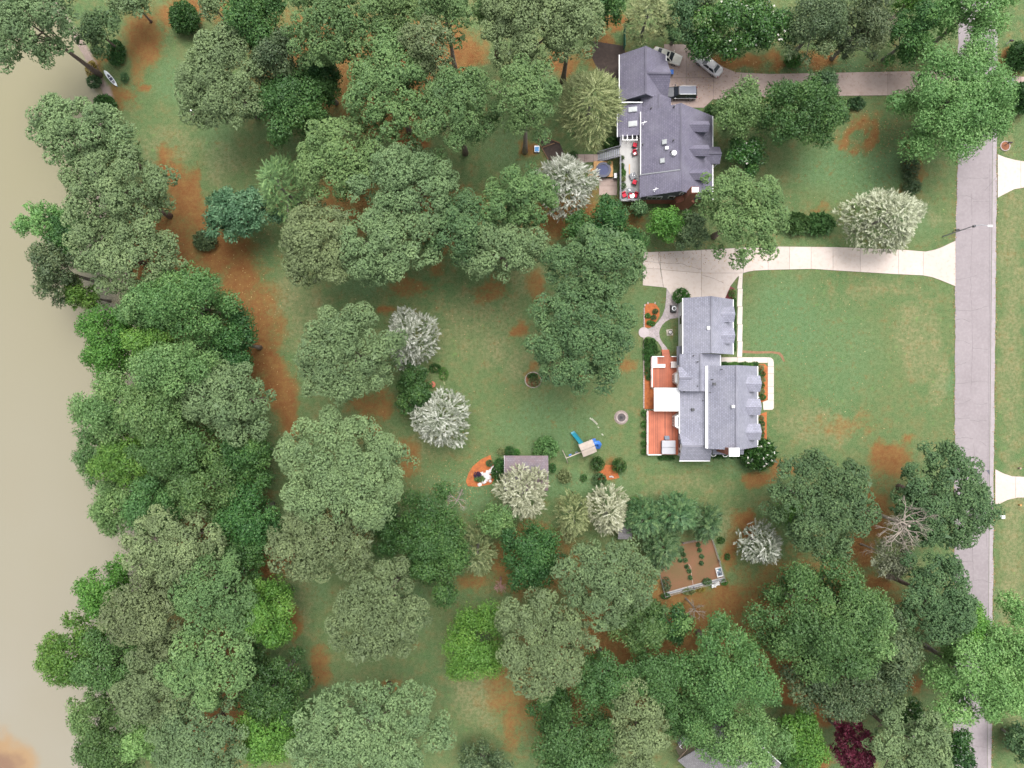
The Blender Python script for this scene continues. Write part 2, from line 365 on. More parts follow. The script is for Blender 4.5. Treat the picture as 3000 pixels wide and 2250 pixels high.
# ------------------------------------------------------------------ pond
m, t, b = new_mat('muddy_pond_water'); p = pos(t)
n1 = noise(t, 0.02, 3, p); n2 = noise(t, 0.07, 4, p)
sp = t.nodes.new('ShaderNodeSeparateXYZ'); t.links.new(p, sp.inputs[0])
c = mixc(t, mapr(t, math_(t,'ADD', sp.outputs[1], math_(t,'MULTIPLY', math_(t,'SUBTRACT',n1,.5), 60.0)), 45, -55), (0.205,0.190,0.118), (0.232,0.214,0.170))
c = mixc(t, mapr(t, n2, 0.3, 0.7, 0, 0.35), c, (0.218,0.194,0.138))
# plume of orange silt in the far south-west corner of the pond
vd = t.nodes.new('ShaderNodeVectorMath'); vd.operation = 'DISTANCE'; t.links.new(p, vd.inputs[0]); vd.inputs[1].default_value = (X(-90), Y(2330), -0.3)
dd = math_(t, 'ADD', vd.outputs['Value'], math_(t,'MULTIPLY', math_(t,'SUBTRACT', noise(t, 0.22, 4, p), .5), 7.0))
c = mixc(t, mapr(t, dd, 13.0, 9.5, 0, 0.7, True), c, (0.27,0.155,0.065))
c = mixc(t, mapr(t, dd, 10.0, 7.5, 0, 0.85, True), c, (0.165,0.10,0.07))
t.links.new(c, b.inputs['Base Color']); b.inputs['Roughness'].default_value = 0.12; b.inputs['IOR'].default_value = 1.33
bump(t, b, math_(t,'ADD', noise(t, 0.8, 3, p), math_(t,'MULTIPLY', noise(t, 3.0, 2, p), .3)), 0.12, 0.08)
mb = MB(); mb.add([(-600,-600,-0.35),(-45,-600,-0.35),(-45,600,-0.35),(-600,600,-0.35)], [(0,1,2,3)])
tag(mb.build('pond_water', m), kind='structure')

# ------------------------------------------------------------------ road
m, t, b = new_mat('worn_pale_asphalt'); p = pos(t)
nA = noise(t, 0.25, 4, p); nC = noise(t, 2.2, 4, p); nD = noise(t, 16, 3, p)
c = mixc(t, mapr(t, nA, 0.3, 0.7), (0.250,0.218,0.226), (0.212,0.182,0.190))
c = mixc(t, mapr(t, nC, 0.42, 0.7, 0, .35), c, (0.315,0.285,0.292))
c = mixc(t, mapr(t, nD, 0.4, 0.75, 0, .45), c, (0.20,0.18,0.19))
c = mixc(t, mapr(t, noise(t, 0.7, 5, p, .7), .55, .75, 0, .45), c, (0.17,0.145,0.152))
t.links.new(c, b.inputs['Base Color']); b.inputs['Roughness'].default_value = 0.9; bump(t, b, nD, 0.3, 0.01)
M_road = m
M_strip = mat('pale_concrete_edge', (0.31,0.275,0.282), 0.9, 0.14, 1.0, fine=8)
M_crack = mat('tar_crack', (0.165,0.145,0.15), 0.9, 0.25, 3.0)
RL = [(-900,2822),(0,2808),(500,2805),(750,2798.5),(1350,2797),(2250,2792),(3200,2786)]
RR = [(-900,2930),(100,2923),(500,2920),(900,2916),(1300,2912),(2250,2905),(3200,2899)]
def edge(tab, py): return float(np.interp(py, [a for a,_ in tab], [b for _,b in tab]))
ys = list(range(-900, 3201, 16))
mb = MB()
rrj = random.Random(4)
L_ = [(X(edge(RL,y)+rrj.uniform(-1.6,1.4)), Y(y), 0.03) for y in ys]; R_ = [(X(edge(RR,y)-13), Y(y), 0.03) for y in ys]
n = len(ys); mb.add(L_+R_, [(i, i+1, n+i+1, n+i) for i in range(n-1)])
road = mb.build('road', M_road); tag(road, kind='structure')
mb = MB(); ys2 = list(range(-200, 2500, 25))
a_ = [(X(edge(RR,y)-12), Y(y), 0.034) for y in ys2]; b_ = [(X(edge(RR,y)+rrj.uniform(-1.6,1.2)), Y(y), 0.034) for y in ys2]
n = len(ys2); mb.add(a_+b_, [(i, i+1, n+i+1, n+i) for i in range(n-1)])
mb.build('road_edge_strip', M_strip, road)
def crack(pts, wd, z=0.038, name='crack', parent=None, jit=1.2, seed=0):
    r = random.Random(seed); fine = []
    for (a, b2) in zip(pts[:-1], pts[1:]):
        k = max(2, int(math.hypot(b2[0]-a[0], b2[1]-a[1])/6))
        for i in range(k): fine.append((a[0]+(b2[0]-a[0])*i/k + r.uniform(-jit,jit), a[1]+(b2[1]-a[1])*i/k + r.uniform(-jit,jit)))
    fine.append(pts[-1]); vs = []
    for i, q in enumerate(fine):
        a = fine[max(i-1,0)]; b2 = fine[min(i+1,len(fine)-1)]; d = Vector((b2[0]-a[0], b2[1]-a[1])).normalized(); ww = wd*PX*r.uniform(.5,1.2)/2
        vs += [(X(q[0]-d.y*ww), Y(q[1]+d.x*ww), z), (X(q[0]+d.y*ww), Y(q[1]-d.x*ww), z)]
    mb = MB(); mb.add(vs, [(2*i, 2*i+1, 2*i+3, 2*i+2) for i in range(len(fine)-1)])
    return mb.build(name, M_crack, parent)
rc = random.Random(11)
for i, (y0, x0, x1) in enumerate([(522,2830,2895),(574,2805,2860),(590,2850,2903),(622,2885,2903),(670,2800,2845),(818,2800,2860),(908,2798,2895),(938,2800,2840),(995,2800,2845),(1020,2850,2893),(1072,2798,2830),
      (1120,2845,2895),(1125,2798,2850),(1183,2798,2845),(1182,2855,2893),(1232,2840,2890),(1225,2798,2840),(1285,2798,2850),(1293,2870,2890),(1308,2800,2840),(1382,2852,2890),(1650,2800,2850),(1700,2850,2905),(2120,2795,2850),(2180,2800,2900)]):
    dy = rc.uniform(-14,14); crack([(x0,y0),((x0+x1)/2, y0+rc.uniform(-5,5)),(x1,y0+dy)], 0.055, parent=road, seed=i)
for i, (xs, y0, y1) in enumerate([(2845,560,800),(2846,880,1150),(2852,1300,1390),(2848,1600,1760),(2846,2100,2250),(2843,815,870)]):
    crack([(xs,y0),(xs+3,(y0+y1)/2),(xs-2,y1)], 0.05, parent=road, seed=40+i, jit=.7)
crack([(2917,520),(2901,540),(2884,560)], 0.07, parent=road, seed=70, jit=.4)
crack([(2899,480),(2898,900),(2894,1370),(2890,1600)], 0.045, parent=road, seed=77, jit=.3)
# repaired patch
mb = MB(); mb.prism([(X(2889),Y(1378)),(X(2898),Y(1376)),(X(2899),Y(1392)),(X(2896),Y(1388))], 0.031, 0.042); mb.build('repair_patch', mat('dark_asphalt_patch',(0.10,0.10,0.125),0.9,.2), road)
# leaf and needle litter lying along the kerbless edges
# ------------------------------------------------------------------ concrete drives, cut into slabs
def conc(name, c1, c2, stain):
    m, t, b = new_mat(name); p = pos(t)
    n1 = noise(t, 0.3, 4, p); n2 = noise(t, 1.7, 5, p, .65); n3 = noise(t, 14, 3, p)
    oi = t.nodes.new('ShaderNodeObjectInfo')
    c = mixc(t, mapr(t, n1, .3, .7), c1, c2); c = mixc(t, mapr(t, n2, .5, .78, 0, .55), c, stain); c = mixc(t, mapr(t, n3, .45, .8, 0, .35), c, tuple(q*.65 for q in c2))
    h = t.nodes.new('ShaderNodeHueSaturation'); t.links.new(mapr(t, oi.outputs['Random'], 0, 1, .9, 1.06), h.inputs['Value']); t.links.new(c, h.inputs['Color'])
    t.links.new(h.outputs[0], b.inputs['Base Color']); b.inputs['Roughness'].default_value = .9; bump(t, b, n3, .2, .01); return m
M_conc = conc('pale_pink_concrete', (0.52,0.45,0.41), (0.47,0.40,0.355), (0.38,0.27,0.20))
M_concold = conc('stained_brown_concrete', (0.40,0.315,0.28), (0.33,0.25,0.22), (0.20,0.125,0.10))
M_concbright = conc('bright_walk_concrete', (0.56,0.505,0.45), (0.52,0.46,0.41), (0.42,0.34,0.28))
M_joint = mat('dark_joint_sand', (0.13,0.105,0.09), 0.95, .3, 3.0)
def shrink(pts, d):
    """move polygon corners inwards by d metres (convex-ish polygons)"""
    n = len(pts); a = sum(pts[i][0]*pts[(i+1)%n][1]-pts[(i+1)%n][0]*pts[i][1] for i in range(n))
    if a < 0: pts = pts[::-1]
    out = []
    for i in range(n):
        p0 = Vector(pts[i-1]); p1 = Vector(pts[i]); p2 = Vector(pts[(i+1)%n])
        d1 = (p1-p0).normalized(); d2 = (p2-p1).normalized()
        n1 = Vector((-d1.y,d1.x)); n2 = Vector((-d2.y,d2.x)); bis = n1+n2
        k = d/max(0.35, (1+n1.dot(n2))) if bis.length > 1e-4 else d
        out.append(tuple(p1 + bis*k))
    return out
def drive(name, polys, mt, z=0.06, gap=0.022, base=True):
    """polys: slabs as photograph-pixel polygons"""
    mb = MB()
    for pl in polys: mb.prism([(X(a),Y(b)) for a,b in pl], 0.004, z-0.03)
    root = mb.build(name, M_joint); tag(root, kind='structure')
    for pl in polys:
        k = MB(); k.prism(shrink([(X(a),Y(b)) for a,b in pl], gap), 0.01, z); k.build('slab', mt, root)
    return root
def between(top, bot, xs):
    """slabs between an upper and a lower edge curve, joints at xs"""
    out = []
    for a, b2 in zip(xs[:-1], xs[1:]):
        mids = [x for x,_ in top if a < x < b2]; midb = [x for x,_ in bot if a < x < b2]
        tp = [a]+sorted(mids)+[b2]; bt = [b2]+sorted(midb, reverse=True)+[a]
        out.append([(x, edge([(q,r) for q,r in top], x)) for x in tp] + [(x, edge([(q,r) for q,r in bot], x)) for x in bt])
    return out
top = [(1883,739),(2000,735),(2150,727),(2250,722),(2450,724),(2650,732),(2711,737),(2740,731),(2761,723),(2780,714),(2799,705)]
bot = [(2178,800),(2192,796),(2210,793),(2250,791),(2380,788),(2440,792),(2620,803),(2703,807),(2730,812),(2755,821),(2775,829),(2799,839)]
pol = between(top, bot, [2178,2250,2313,2376,2440,2520,2632,2704,2799])
pol += [[(1883,739),(2000,735),(1955,735),(1932,790),(1883,787)][:2]+[(1940,735),(1934,788),(1883,786)]]
pol[-1] = [(1883,739),(1933,737.3),(1934,788),(1883,786)]
pol += [[(1883,786),(1934,788),(1944,842),(1883,836)], [(1933,737.3),(2000,735),(2055,732),(2055,800),(1935,790)],
        [(1935,790),(2055,800),(2055,879),(1976,879),(1952,844),(1944,842)], [(2055,732),(2150,727),(2178,725.5),(2178,800),(2055,800)],
        [(2055,800),(2178,800),(2160,812),(2140,838),(2122,879),(2055,879)]]
drive('driveway', pol, M_conc)
top = [(1985,135),(2060,160),(2120,197),(2155,212),(2250,217),(2660,209),(2812,203)]
bot = [(1950,312),(2060,316),(2085,292),(2250,284),(2660,279),(2812,276)]
pol = between([(2090,178)]+top[2:], bot, [2090,2173,2288,2446,2600,2704,2812])
pol += [[(1945,228),(2010,228),(2010,316),(1945,312)], [(2010,228),(2090,228),(2090,290),(2062,316),(2010,316)], [(1945,130),(2010,130),(2010,228),(1945,228)], [(2010,140),(2090,178),(2090,228),(2010,228)]]
drive('driveway', pol, M_concold)
pol = between([(2922,452),(2945,461),(2975,469),(3010,474),(3150,476)], [(2922,580),(2945,568),(2970,555),(3010,548),(3150,546)], [2922,2990,3060,3150])
drive('driveway', pol, M_conc)
pol = between([(2915,1374),(2940,1387),(2965,1395),(3010,1397),(3150,1397)], [(2915,1480),(2928,1476),(2950,1465),(2980,1458),(3150,1456)], [2915,2975,3060,3150])
drive('driveway', pol, M_conc)
pol = between([(2935,212),(2960,222),(3010,226),(3150,226)], [(2935,285),(2960,262),(3010,246),(3150,244)], [2935,2990,3150])
drive('driveway', pol, M_concold)
# front walk of the main house
pol = []
wy_ = [800,846,898,950,1000,1046]
for a, b2 in zip(wy_[:-1], wy_[1:]): pol.append([(2161 if a > 800 else 2166, a),(2176,a),(2174,b2),(2159,b2)])
wx_ = [2113,2160,2205,2249]
for a, b2 in zip(wx_[:-1], wx_[1:]): pol.append([(a,1046.5),(b2,1046.5),(b2,1063),(a,1063)])
pol.append([(2249,1046.5),(2258,1047.5),(2265,1053),(2267,1062),(2267,1074),(2249,1074)])
wy_ = [1074,1094,1133,1152,1172]
for a, b2 in zip(wy_[:-1], wy_[1:]): pol.append([(2249,a),(2267,a),(2267,b2),(2249,b2)])
pol.append([(2234,1177),(2249,1172),(2267,1172),(2267,1196),(2262,1201),(2236,1201)])
drive('front_walk', pol, M_concbright, z=0.065)
# curved paver path behind the garage
m, t, b = new_mat('grey_pink_pavers'); p = pos(t)
vo = t.nodes.new('ShaderNodeTexVoronoi'); vo.inputs['Scale'].default_value = 3.3; t.links.new(p, vo.inputs['Vector'])
ve = t.nodes.new('ShaderNodeTexVoronoi'); ve.feature = 'DISTANCE_TO_EDGE'; ve.inputs['Scale'].default_value = 3.3; t.links.new(p, ve.inputs['Vector'])
sc = t.nodes.new('ShaderNodeSeparateColor'); t.links.new(vo.outputs['Color'], sc.inputs[0])
c = mixc(t, sc.outputs[0], (0.37,0.32,0.33), (0.27,0.235,0.245)); c = mixc(t, mapr(t, noise(t, .8, 4, p), .35, .7, 0, .5), c, (0.42,0.36,0.34))
c = mixc(t, mapr(t, ve.outputs['Distance'], 0.05, 0.0, 0, .6), c, (0.14,0.12,0.11))
t.links.new(c, b.inputs['Base Color']); b.inputs['Roughness'].default_value = .9; bump(t, b, mapr(t, ve.outputs['Distance'], 0, .06), .5, .02)
M_paver = m
mb = MB()
pts_l = [(1953,843),(1952,860),(1951,880),(1947,905),(1938,925),(1925,945),(1910,958),(1897,963),(1887,962)]
pts_r = [(1976,846),(1975,865),(1979,890),(1987,915),(1987,931),(1955,938),(1942,950),(1933,968),(1931,985)]
up = pts_l[:]; 
poly1 = [(1953,843),(1976,846),(1975,868),(1988,895),(1988,931),(1965,934),(1950,942),(1940,952),(1933,965),(1931,976),(1933,990),(1941,1004),(1953,1018),(1960,1032),(1942,1032),(1938,1018),(1928,1002),(1916,991),(1902,986),(1887,986),(1887,962),(1900,963),(1914,956),(1928,943),(1940,925),(1948,903),(1951,880)]
bm = bmesh.new()
vs = [bm.verts.new((X(a),Y(b_),0.05)) for a,b_ in poly1]; fa = bm.faces.new(vs); bmesh.ops.triangulate(bm, faces=[fa])
me2 = bpy.data.meshes.new('paver_path'); bm.to_mesh(me2); bm.free()
path = link_mesh('paver_path', me2, M_paver); tag(path, kind='structure')
k = MB(); k.cyl((X(1886),Y(974)), 0.85, 0.01, 0.09, 20); k.build('round_landing', mat('pale_stone_landing',(0.42,0.36,0.37),.85,.12), path)
for i, pts_ in enumerate([[(1930,737),(1928,760),(1936,790),(1944,842)],[(1883,765),(1930,770),(1990,772),(2055,790)],[(2055,805),(2090,815),(2120,830)]]): crack(pts_, .05, .063, parent=bpy.data.objects['driveway'], seed=90+i)
# brownish walk near the neighbour's stairs
pol = [[(1686,452),(1712,452),(1712,476),(1686,478)],[(1712,452),(1738,452),(1738,475),(1712,476)],[(1738,452),(1760,452),(1760,474),(1738,475)]]
drive('garden_walk', pol, M_concold, z=0.05)
drive('patio', [[(1755,522),(1808,522),(1808,545),(1755,545)],[(1755,545),(1808,545),(1808,572),(1755,572)]], M_concold, z=0.05)
# mulch beds
M_mulch = mat('orange_bark_mulch', (0.40,0.125,0.035), 0.95, .3, 2.0, fine=10, col2=(0.20,0.06,0.025), bmp=.6)
M_mulch2 = mat('brown_bark_mulch', (0.26,0.10,0.045), 0.95, .3, 2.0, fine=10, col2=(0.12,0.05,0.03), bmp=.6)
M_soil = mat('garden_soil', (0.185,0.082,0.048), 0.95, .2, .35, fine=5, col2=(0.115,0.092,0.038), bmp=.8)
M_darksoil = mat('dark_leaf_mulch', (0.06,0.042,0.035), 0.95, .3, 1.5, fine=8, bmp=.6)
def bed(name, pts, mt, z=0.035):
    mb = MB(); mb.prism([(X(a),Y(b_)) for a,b_ in pts], -0.05, z); o = mb.build(name, mt); tag(o, kind='structure'); return o
bed('mulch_bed', [(1887,1070),(1918,1070),(1918,1198),(1887,1198)], M_mulch)
bed('mulch_bed', [(1889,893),(1898,888),(1919,889),(1932,905),(1932,925),(1918,950),(1905,960),(1889,960)], M_mulch)
bed('mulch_bed', [(2222,1066),(2240,1066),(2249,1074),(2249,1168),(2242,1178),(2222,1178)], M_mulch)
bed('mulch_bed', [(2222,1216),(2246,1206),(2246,1290),(2240,1310),(2222,1310)], M_mulch)
bed('mulch_bed', [(1370,1424),(1365,1410),(1372,1388),(1385,1366),(1410,1345),(1437,1333),(1441,1350),(1450,1372),(1452,1395),(1440,1418),(1400,1426)], M_mulch)
bed('mulch_bed', [(2120,874),(2140,838),(2152,846),(2153,876)], mat('maroon_ground_litter',(0.19,0.05,0.055),.95,.3,3.0))
bed('mulch_bed', [(1541,1099),(1556,1093),(1576,1094),(1584,1107),(1582,1128),(1568,1133),(1548,1131),(1541,1117)], M_mulch2)
bed('mulch_bed', [(1768,1362),(1800,1362),(1815,1400),(1770,1408),(1745,1405)], M_mulch)
bed('bare_earth', [(2174,1026),(2215,1029),(2262,1029),(2285,1032),(2294,1042),(2299,1057),(2295,1060),(2288,1046),(2280,1038),(2262,1035),(2215,1036),(2174,1034)], mat('rusty_bare_earth',(0.25,0.135,0.075),.95,.25,2.0), 0.012)
bed('garden_soil', [(1997,1589),(2083,1575),(2119,1694),(1948,1736),(1931,1668),(1965,1640)], M_soil, 0.05)
bed('dark_soil', [(1576,403),(1588,398),(1640,420),(1655,455),(1640,482),(1605,468)], M_darksoil, 0.05)
bed('dark_soil', [(1735,120),(1830,135),(1835,230),(1760,225),(1735,170)], M_darksoil, 0.02)
# ------------------------------------------------------------------ foliage
LM = {
 'sage':   leaf_mat('sage_pine_needles',   (0.099,0.159,0.067), (0.146,0.221,0.092), (0.227,0.319,0.138)),
 'pineg':  leaf_mat('green_pine_needles',  (0.081,0.155,0.051), (0.122,0.212,0.070), (0.195,0.303,0.105)),
 'tanpine':leaf_mat('greyed_pine_needles', (0.109,0.152,0.064), (0.152,0.207,0.088), (0.234,0.303,0.131)),
 'deep':   leaf_mat('deep_pine_needles',   (0.055,0.116,0.045), (0.084,0.162,0.060), (0.147,0.241,0.091)),
 'oak':    leaf_mat('oak_leaves',          (0.051,0.119,0.032), (0.079,0.171,0.045), (0.150,0.256,0.074)),
 'oaks':   leaf_mat('grey_green_leaves',   (0.079,0.164,0.048), (0.123,0.225,0.071), (0.207,0.323,0.105)),
 'bright': leaf_mat('bright_green_leaves', (0.063,0.162,0.024), (0.099,0.227,0.032), (0.173,0.311,0.055)),
 'lime':   leaf_mat('light_green_leaves',  (0.105,0.218,0.060), (0.158,0.295,0.083), (0.255,0.403,0.135)),
 'dark':   leaf_mat('dark_green_leaves',   (0.027,0.083,0.020), (0.049,0.132,0.030), (0.105,0.209,0.049)),
 'cedar':  leaf_mat('dull_cedar_sprays',   (0.053,0.090,0.040), (0.100,0.153,0.064), (0.178,0.219,0.097)),
 'teal':   leaf_mat('blue_green_leaves',   (0.033,0.081,0.029), (0.071,0.145,0.052), (0.143,0.218,0.083)),
 'tealb':  leaf_mat('fresh_blue_green_leaves', (0.042,0.110,0.050), (0.090,0.200,0.095), (0.175,0.305,0.160), hue=0.0, val=.03),
 'silver': leaf_mat('silver_needles',      (0.110,0.135,0.085), (0.285,0.305,0.235), (0.580,0.590,0.530), trans=.15, val=.05),
 'silvery':leaf_mat('cream_silver_needles',(0.125,0.140,0.075), (0.290,0.305,0.190), (0.530,0.540,0.400), trans=.15, val=.05),
 'olive':  leaf_mat('yellow_green_sprays', (0.103,0.129,0.046), (0.207,0.247,0.099), (0.332,0.359,0.171)),
 'magn':   leaf_mat('glossy_magnolia_leaves',(0.020,0.063,0.015), (0.053,0.137,0.029), (0.138,0.244,0.061), rough=.35),
 'maroon': leaf_mat('maroon_leaves',       (0.065,0.006,0.016), (0.150,0.015,0.040), (0.250,0.040,0.080)),
 'box':    leaf_mat('clipped_green_leaves',(0.020,0.062,0.012), (0.045,0.125,0.022), (0.085,0.180,0.035)),
 'boxl':   leaf_mat('fresh_green_leaves',  (0.035,0.110,0.018), (0.075,0.200,0.035), (0.130,0.270,0.060)),
 'pale':   leaf_mat('sparse_pale_leaves',  (0.120,0.135,0.080), (0.200,0.215,0.130), (0.290,0.300,0.200)),
 'gold':   leaf_mat('golden_shrub_leaves', (0.150,0.110,0.020), (0.260,0.200,0.045), (0.380,0.290,0.090)),
 'purple': leaf_mat('purple_leaves',       (0.030,0.014,0.040), (0.060,0.030,0.085), (0.110,0.060,0.150)),
 'flower': leaf_mat('white_petals',        (0.60,0.56,0.48), (0.75,0.72,0.66), (0.80,0.78,0.74), trans=.1),
}
NTRI = 0
def tri_object(name, tri, tint, mt, parent):
    """tri (n,3,3) in the parent's frame"""
    global NTRI
    n = len(tri); NTRI += n
    me = bpy.data.meshes.new(name)
    me.vertices.add(3*n); me.vertices.foreach_set('co', tri.astype(np.float32).ravel())
    me.loops.add(3*n); me.loops.foreach_set('vertex_index', np.arange(3*n, dtype=np.int32))
    me.polygons.add(n); me.polygons.foreach_set('loop_start', np.arange(0, 3*n, 3, dtype=np.int32))
    a = me.attributes.new('tint', 'FLOAT', 'POINT'); a.data.foreach_set('value', np.repeat(np.clip(tint,0,1), 3).astype(np.float32))
    me.update(calc_edges=True)
    return link_mesh(name, me, mt, parent)
def unit(a): return a/np.maximum(np.linalg.norm(a, axis=-1, keepdims=True), 1e-6)
def rdir(r, n): return unit(r.normal(size=(n,3)))
def blades(r, O, D, L, W):
    """one triangle per blade, rooted at O, pointing along D"""
    n = len(O); D = unit(D); S_ = unit(np.cross(D, rdir(r, n)))
    L = np.broadcast_to(L, (n,))[:,None]; W = np.broadcast_to(W, (n,))[:,None]
    return np.stack([O - S_*W/2, O + S_*W/2, O + D*L], 1)
def leaves(r, O, D, N, L, W):
    """one triangle per leaf, lying roughly across the normal N"""
    n = len(O); D = unit(D); S_ = unit(np.cross(D, unit(N)))
    L = np.broadcast_to(L, (n,))[:,None]; W = np.broadcast_to(W, (n,))[:,None]
    return np.stack([O - S_*W/2, O + S_*W/2, O + D*L], 1)
def lobed(r, rx, ry, rz, rl, cov=1.5, low=.5, rc=1.9, hb=.8):
    """lobe centres and radii over an uneven dome centred on the origin: cov sets how tightly they sit,
    low the share of extra lobes hanging deeper in the crown"""
    area = math.pi*rx*ry; nd_ = max(5, int(cov*area/(rl*rl*math.pi))); n = nd_ + int(nd_*low)
    a1, a2, a3 = r.uniform(0, 6.28, 3); cs = []; rs = []
    for i in range(n):
        rr = rl*r.uniform(.66, 1.30)
        if i < nd_: k = math.sqrt((i+.5)/nd_)*.99; ph = i*2.39996 + a3 + r.uniform(-.35,.35)
        else: k = math.sqrt(r.uniform(.10, 1.0)); ph = r.uniform(0, 6.283)
        f = 1 + .09*math.sin(2*ph+a1) + .07*math.sin(3*ph+a2) + .06*math.sin(7*ph+a3)
        k2 = max(0.0, k*f - 0.72*rr/max(rx,ry))
        z = rz*math.sqrt(max(0.0, 1-min(1,k)**2))*r.uniform(.70, 1.06) + r.uniform(-.14,.14)*rz
        if i >= nd_: z = rz*r.uniform(-.85, .15)*(1.2-k)
        cs.append((k2*rx*math.cos(ph), k2*ry*math.sin(ph), z)); rs.append(rr)
    cs = np.array(cs); rs = np.array(rs)
    # lobes gather into boughs: rounded groups with deeper gaps between them
    nc = int(1.1*area/(math.pi*rc*rc))
    if nc >= 3:
        kk = np.sqrt((np.arange(nc)+.5)/nc)*.92; pp = np.arange(nc)*2.39996 + a1 + r.normal(0,.3,nc)
        B = np.stack([kk*rx*np.cos(pp), kk*ry*np.sin(pp)], 1); hz = r.normal(0, .45, nc)
        dd = np.linalg.norm(cs[:,None,:2]-B[None], axis=2); j = dd.argmin(1); dm = dd.min(1)
        cs[:,:2] = B[j] + (cs[:,:2]-B[j])*np.where(np.linalg.norm(cs[:,:2]/np.array([rx,ry]), axis=1) > .8, .97, .84)[:,None]
        cs[:,2] += np.clip(1-(dm/rc)**2, -.6, 1)*hb + hz[j]
    return cs, rs, np.arange(n) >= nd_
def rosettes(r, O, N, R, hgt, k=7):
    """small jagged domes (needle tufts): fan of k triangles round a raised centre"""
    n = len(O); N = unit(N); U = unit(np.cross(N, rdir(r, n))); V_ = np.cross(N, U)
    ph = r.uniform(0, 6.283, (n,1)) + np.arange(k+1)[None,:]*(6.283185/k); ph[:,-1] = ph[:,0]
    rad = R[:,None]*r.uniform(.72, 1.22, (n,k+1)); rad[:,-1] = rad[:,0]
    dz = r.uniform(-.10, .06, (n,k+1))*R[:,None]; dz[:,-1] = dz[:,0]
    rim = O[:,None,:] + (U[:,None,:]*np.cos(ph)[...,None] + V_[:,None,:]*np.sin(ph)[...,None])*rad[...,None] + N[:,None,:]*dz[...,None]
    top = np.repeat((O + N*(hgt*R)[:,None])[:,None,:], k, 1)
    T = np.stack([top, rim[:,:-1], rim[:,1:]], 2)           # n,k,3,3
    return T.reshape(-1,3,3)
def pine_crown(r, rx, ry, rz, q=1.0, rl=1.15, fill=1.0):
    cs, rs, lw = lobed(r, rx, ry, rz, rl, 1.85*fill, .42); out = []; tints = []
    for c, R, hid in zip(cs, rs, lw):
        m = int((34 if hid else 80)*R*R*q + 8)
        d = rdir(r, m*2); d = d[d[:,2] > -0.28][:m]; m = len(d)
        o = c + d*np.array([1,1,.8])*R*r.uniform(.90, 1.04, (m,1))
        lt = r.normal(0, .11); tt = .48 + lt + r.normal(0, .15, m)
        K = 4
        out.append(rosettes(r, o, d + np.array([0,0,.35]) + rdir(r,m)*.35, r.uniform(.115,.195,m), .55, K)); tints.append(np.repeat(tt, K) + r.normal(0,.06,m*K))
        B = 1
        out.append(blades(r, np.repeat(o,B,0), np.repeat(d,B,0)*.6 + rdir(r,m*B) + np.array([0,0,.2]), r.uniform(.20,.42,m*B), r.uniform(.06,.10,m*B))); tints.append(np.repeat(tt,B) + .12)
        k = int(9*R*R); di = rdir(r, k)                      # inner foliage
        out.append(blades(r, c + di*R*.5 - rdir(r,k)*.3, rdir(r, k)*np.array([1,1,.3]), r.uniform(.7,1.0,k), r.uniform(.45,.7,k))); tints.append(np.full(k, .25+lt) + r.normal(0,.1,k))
    return np.concatenate(out), np.concatenate(tints), cs
def leaf_crown(r, rx, ry, rz, q=1.0, rl=1.25, fill=1.0, L=.31, W=.225, spread=.9):
    cs, rs, lw = lobed(r, rx, ry, rz, rl*min(1.3, max(.75, (rx+ry)/9.0)), 1.5*fill, .55, 2.0, 1.0); out = []; tints = []
    for c, R, hid in zip(cs, rs, lw):
        lt0 = r.uniform(0, 6)
        m = int((55 if hid else 112)*R*R*q*(0.42/L)**1.6*(.3/W)**.4 + 14)
        d = rdir(r, m*2); d = d[d[:,2] > -0.5][:m]; m = len(d)
        o = c + d*np.array([1,1,.85])*R*(.70+.46*r.uniform(0,1,(m,1))**1.5)*(1+.10*np.sin(d[:,:1]*7+lt0)*np.sin(d[:,1:2]*6+lt0*2))
        lt = r.normal(0, .12)
        N = d + np.array([0,0,.35]) + rdir(r, m)*.75
        D = np.cross(N, rdir(r, m)) + d*.35
        out.append(leaves(r, o, D, N, r.uniform(.7,1.25,m)*L, r.uniform(.7,1.25,m)*W)); tints.append(.45 + lt + .16*d[:,2] *0 + r.normal(0,.17,m))
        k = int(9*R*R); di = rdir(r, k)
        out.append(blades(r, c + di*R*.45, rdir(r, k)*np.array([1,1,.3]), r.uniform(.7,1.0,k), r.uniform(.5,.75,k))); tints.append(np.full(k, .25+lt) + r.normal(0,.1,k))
    return np.concatenate(out), np.concatenate(tints), cs
UP = np.array([0,0,1.0])
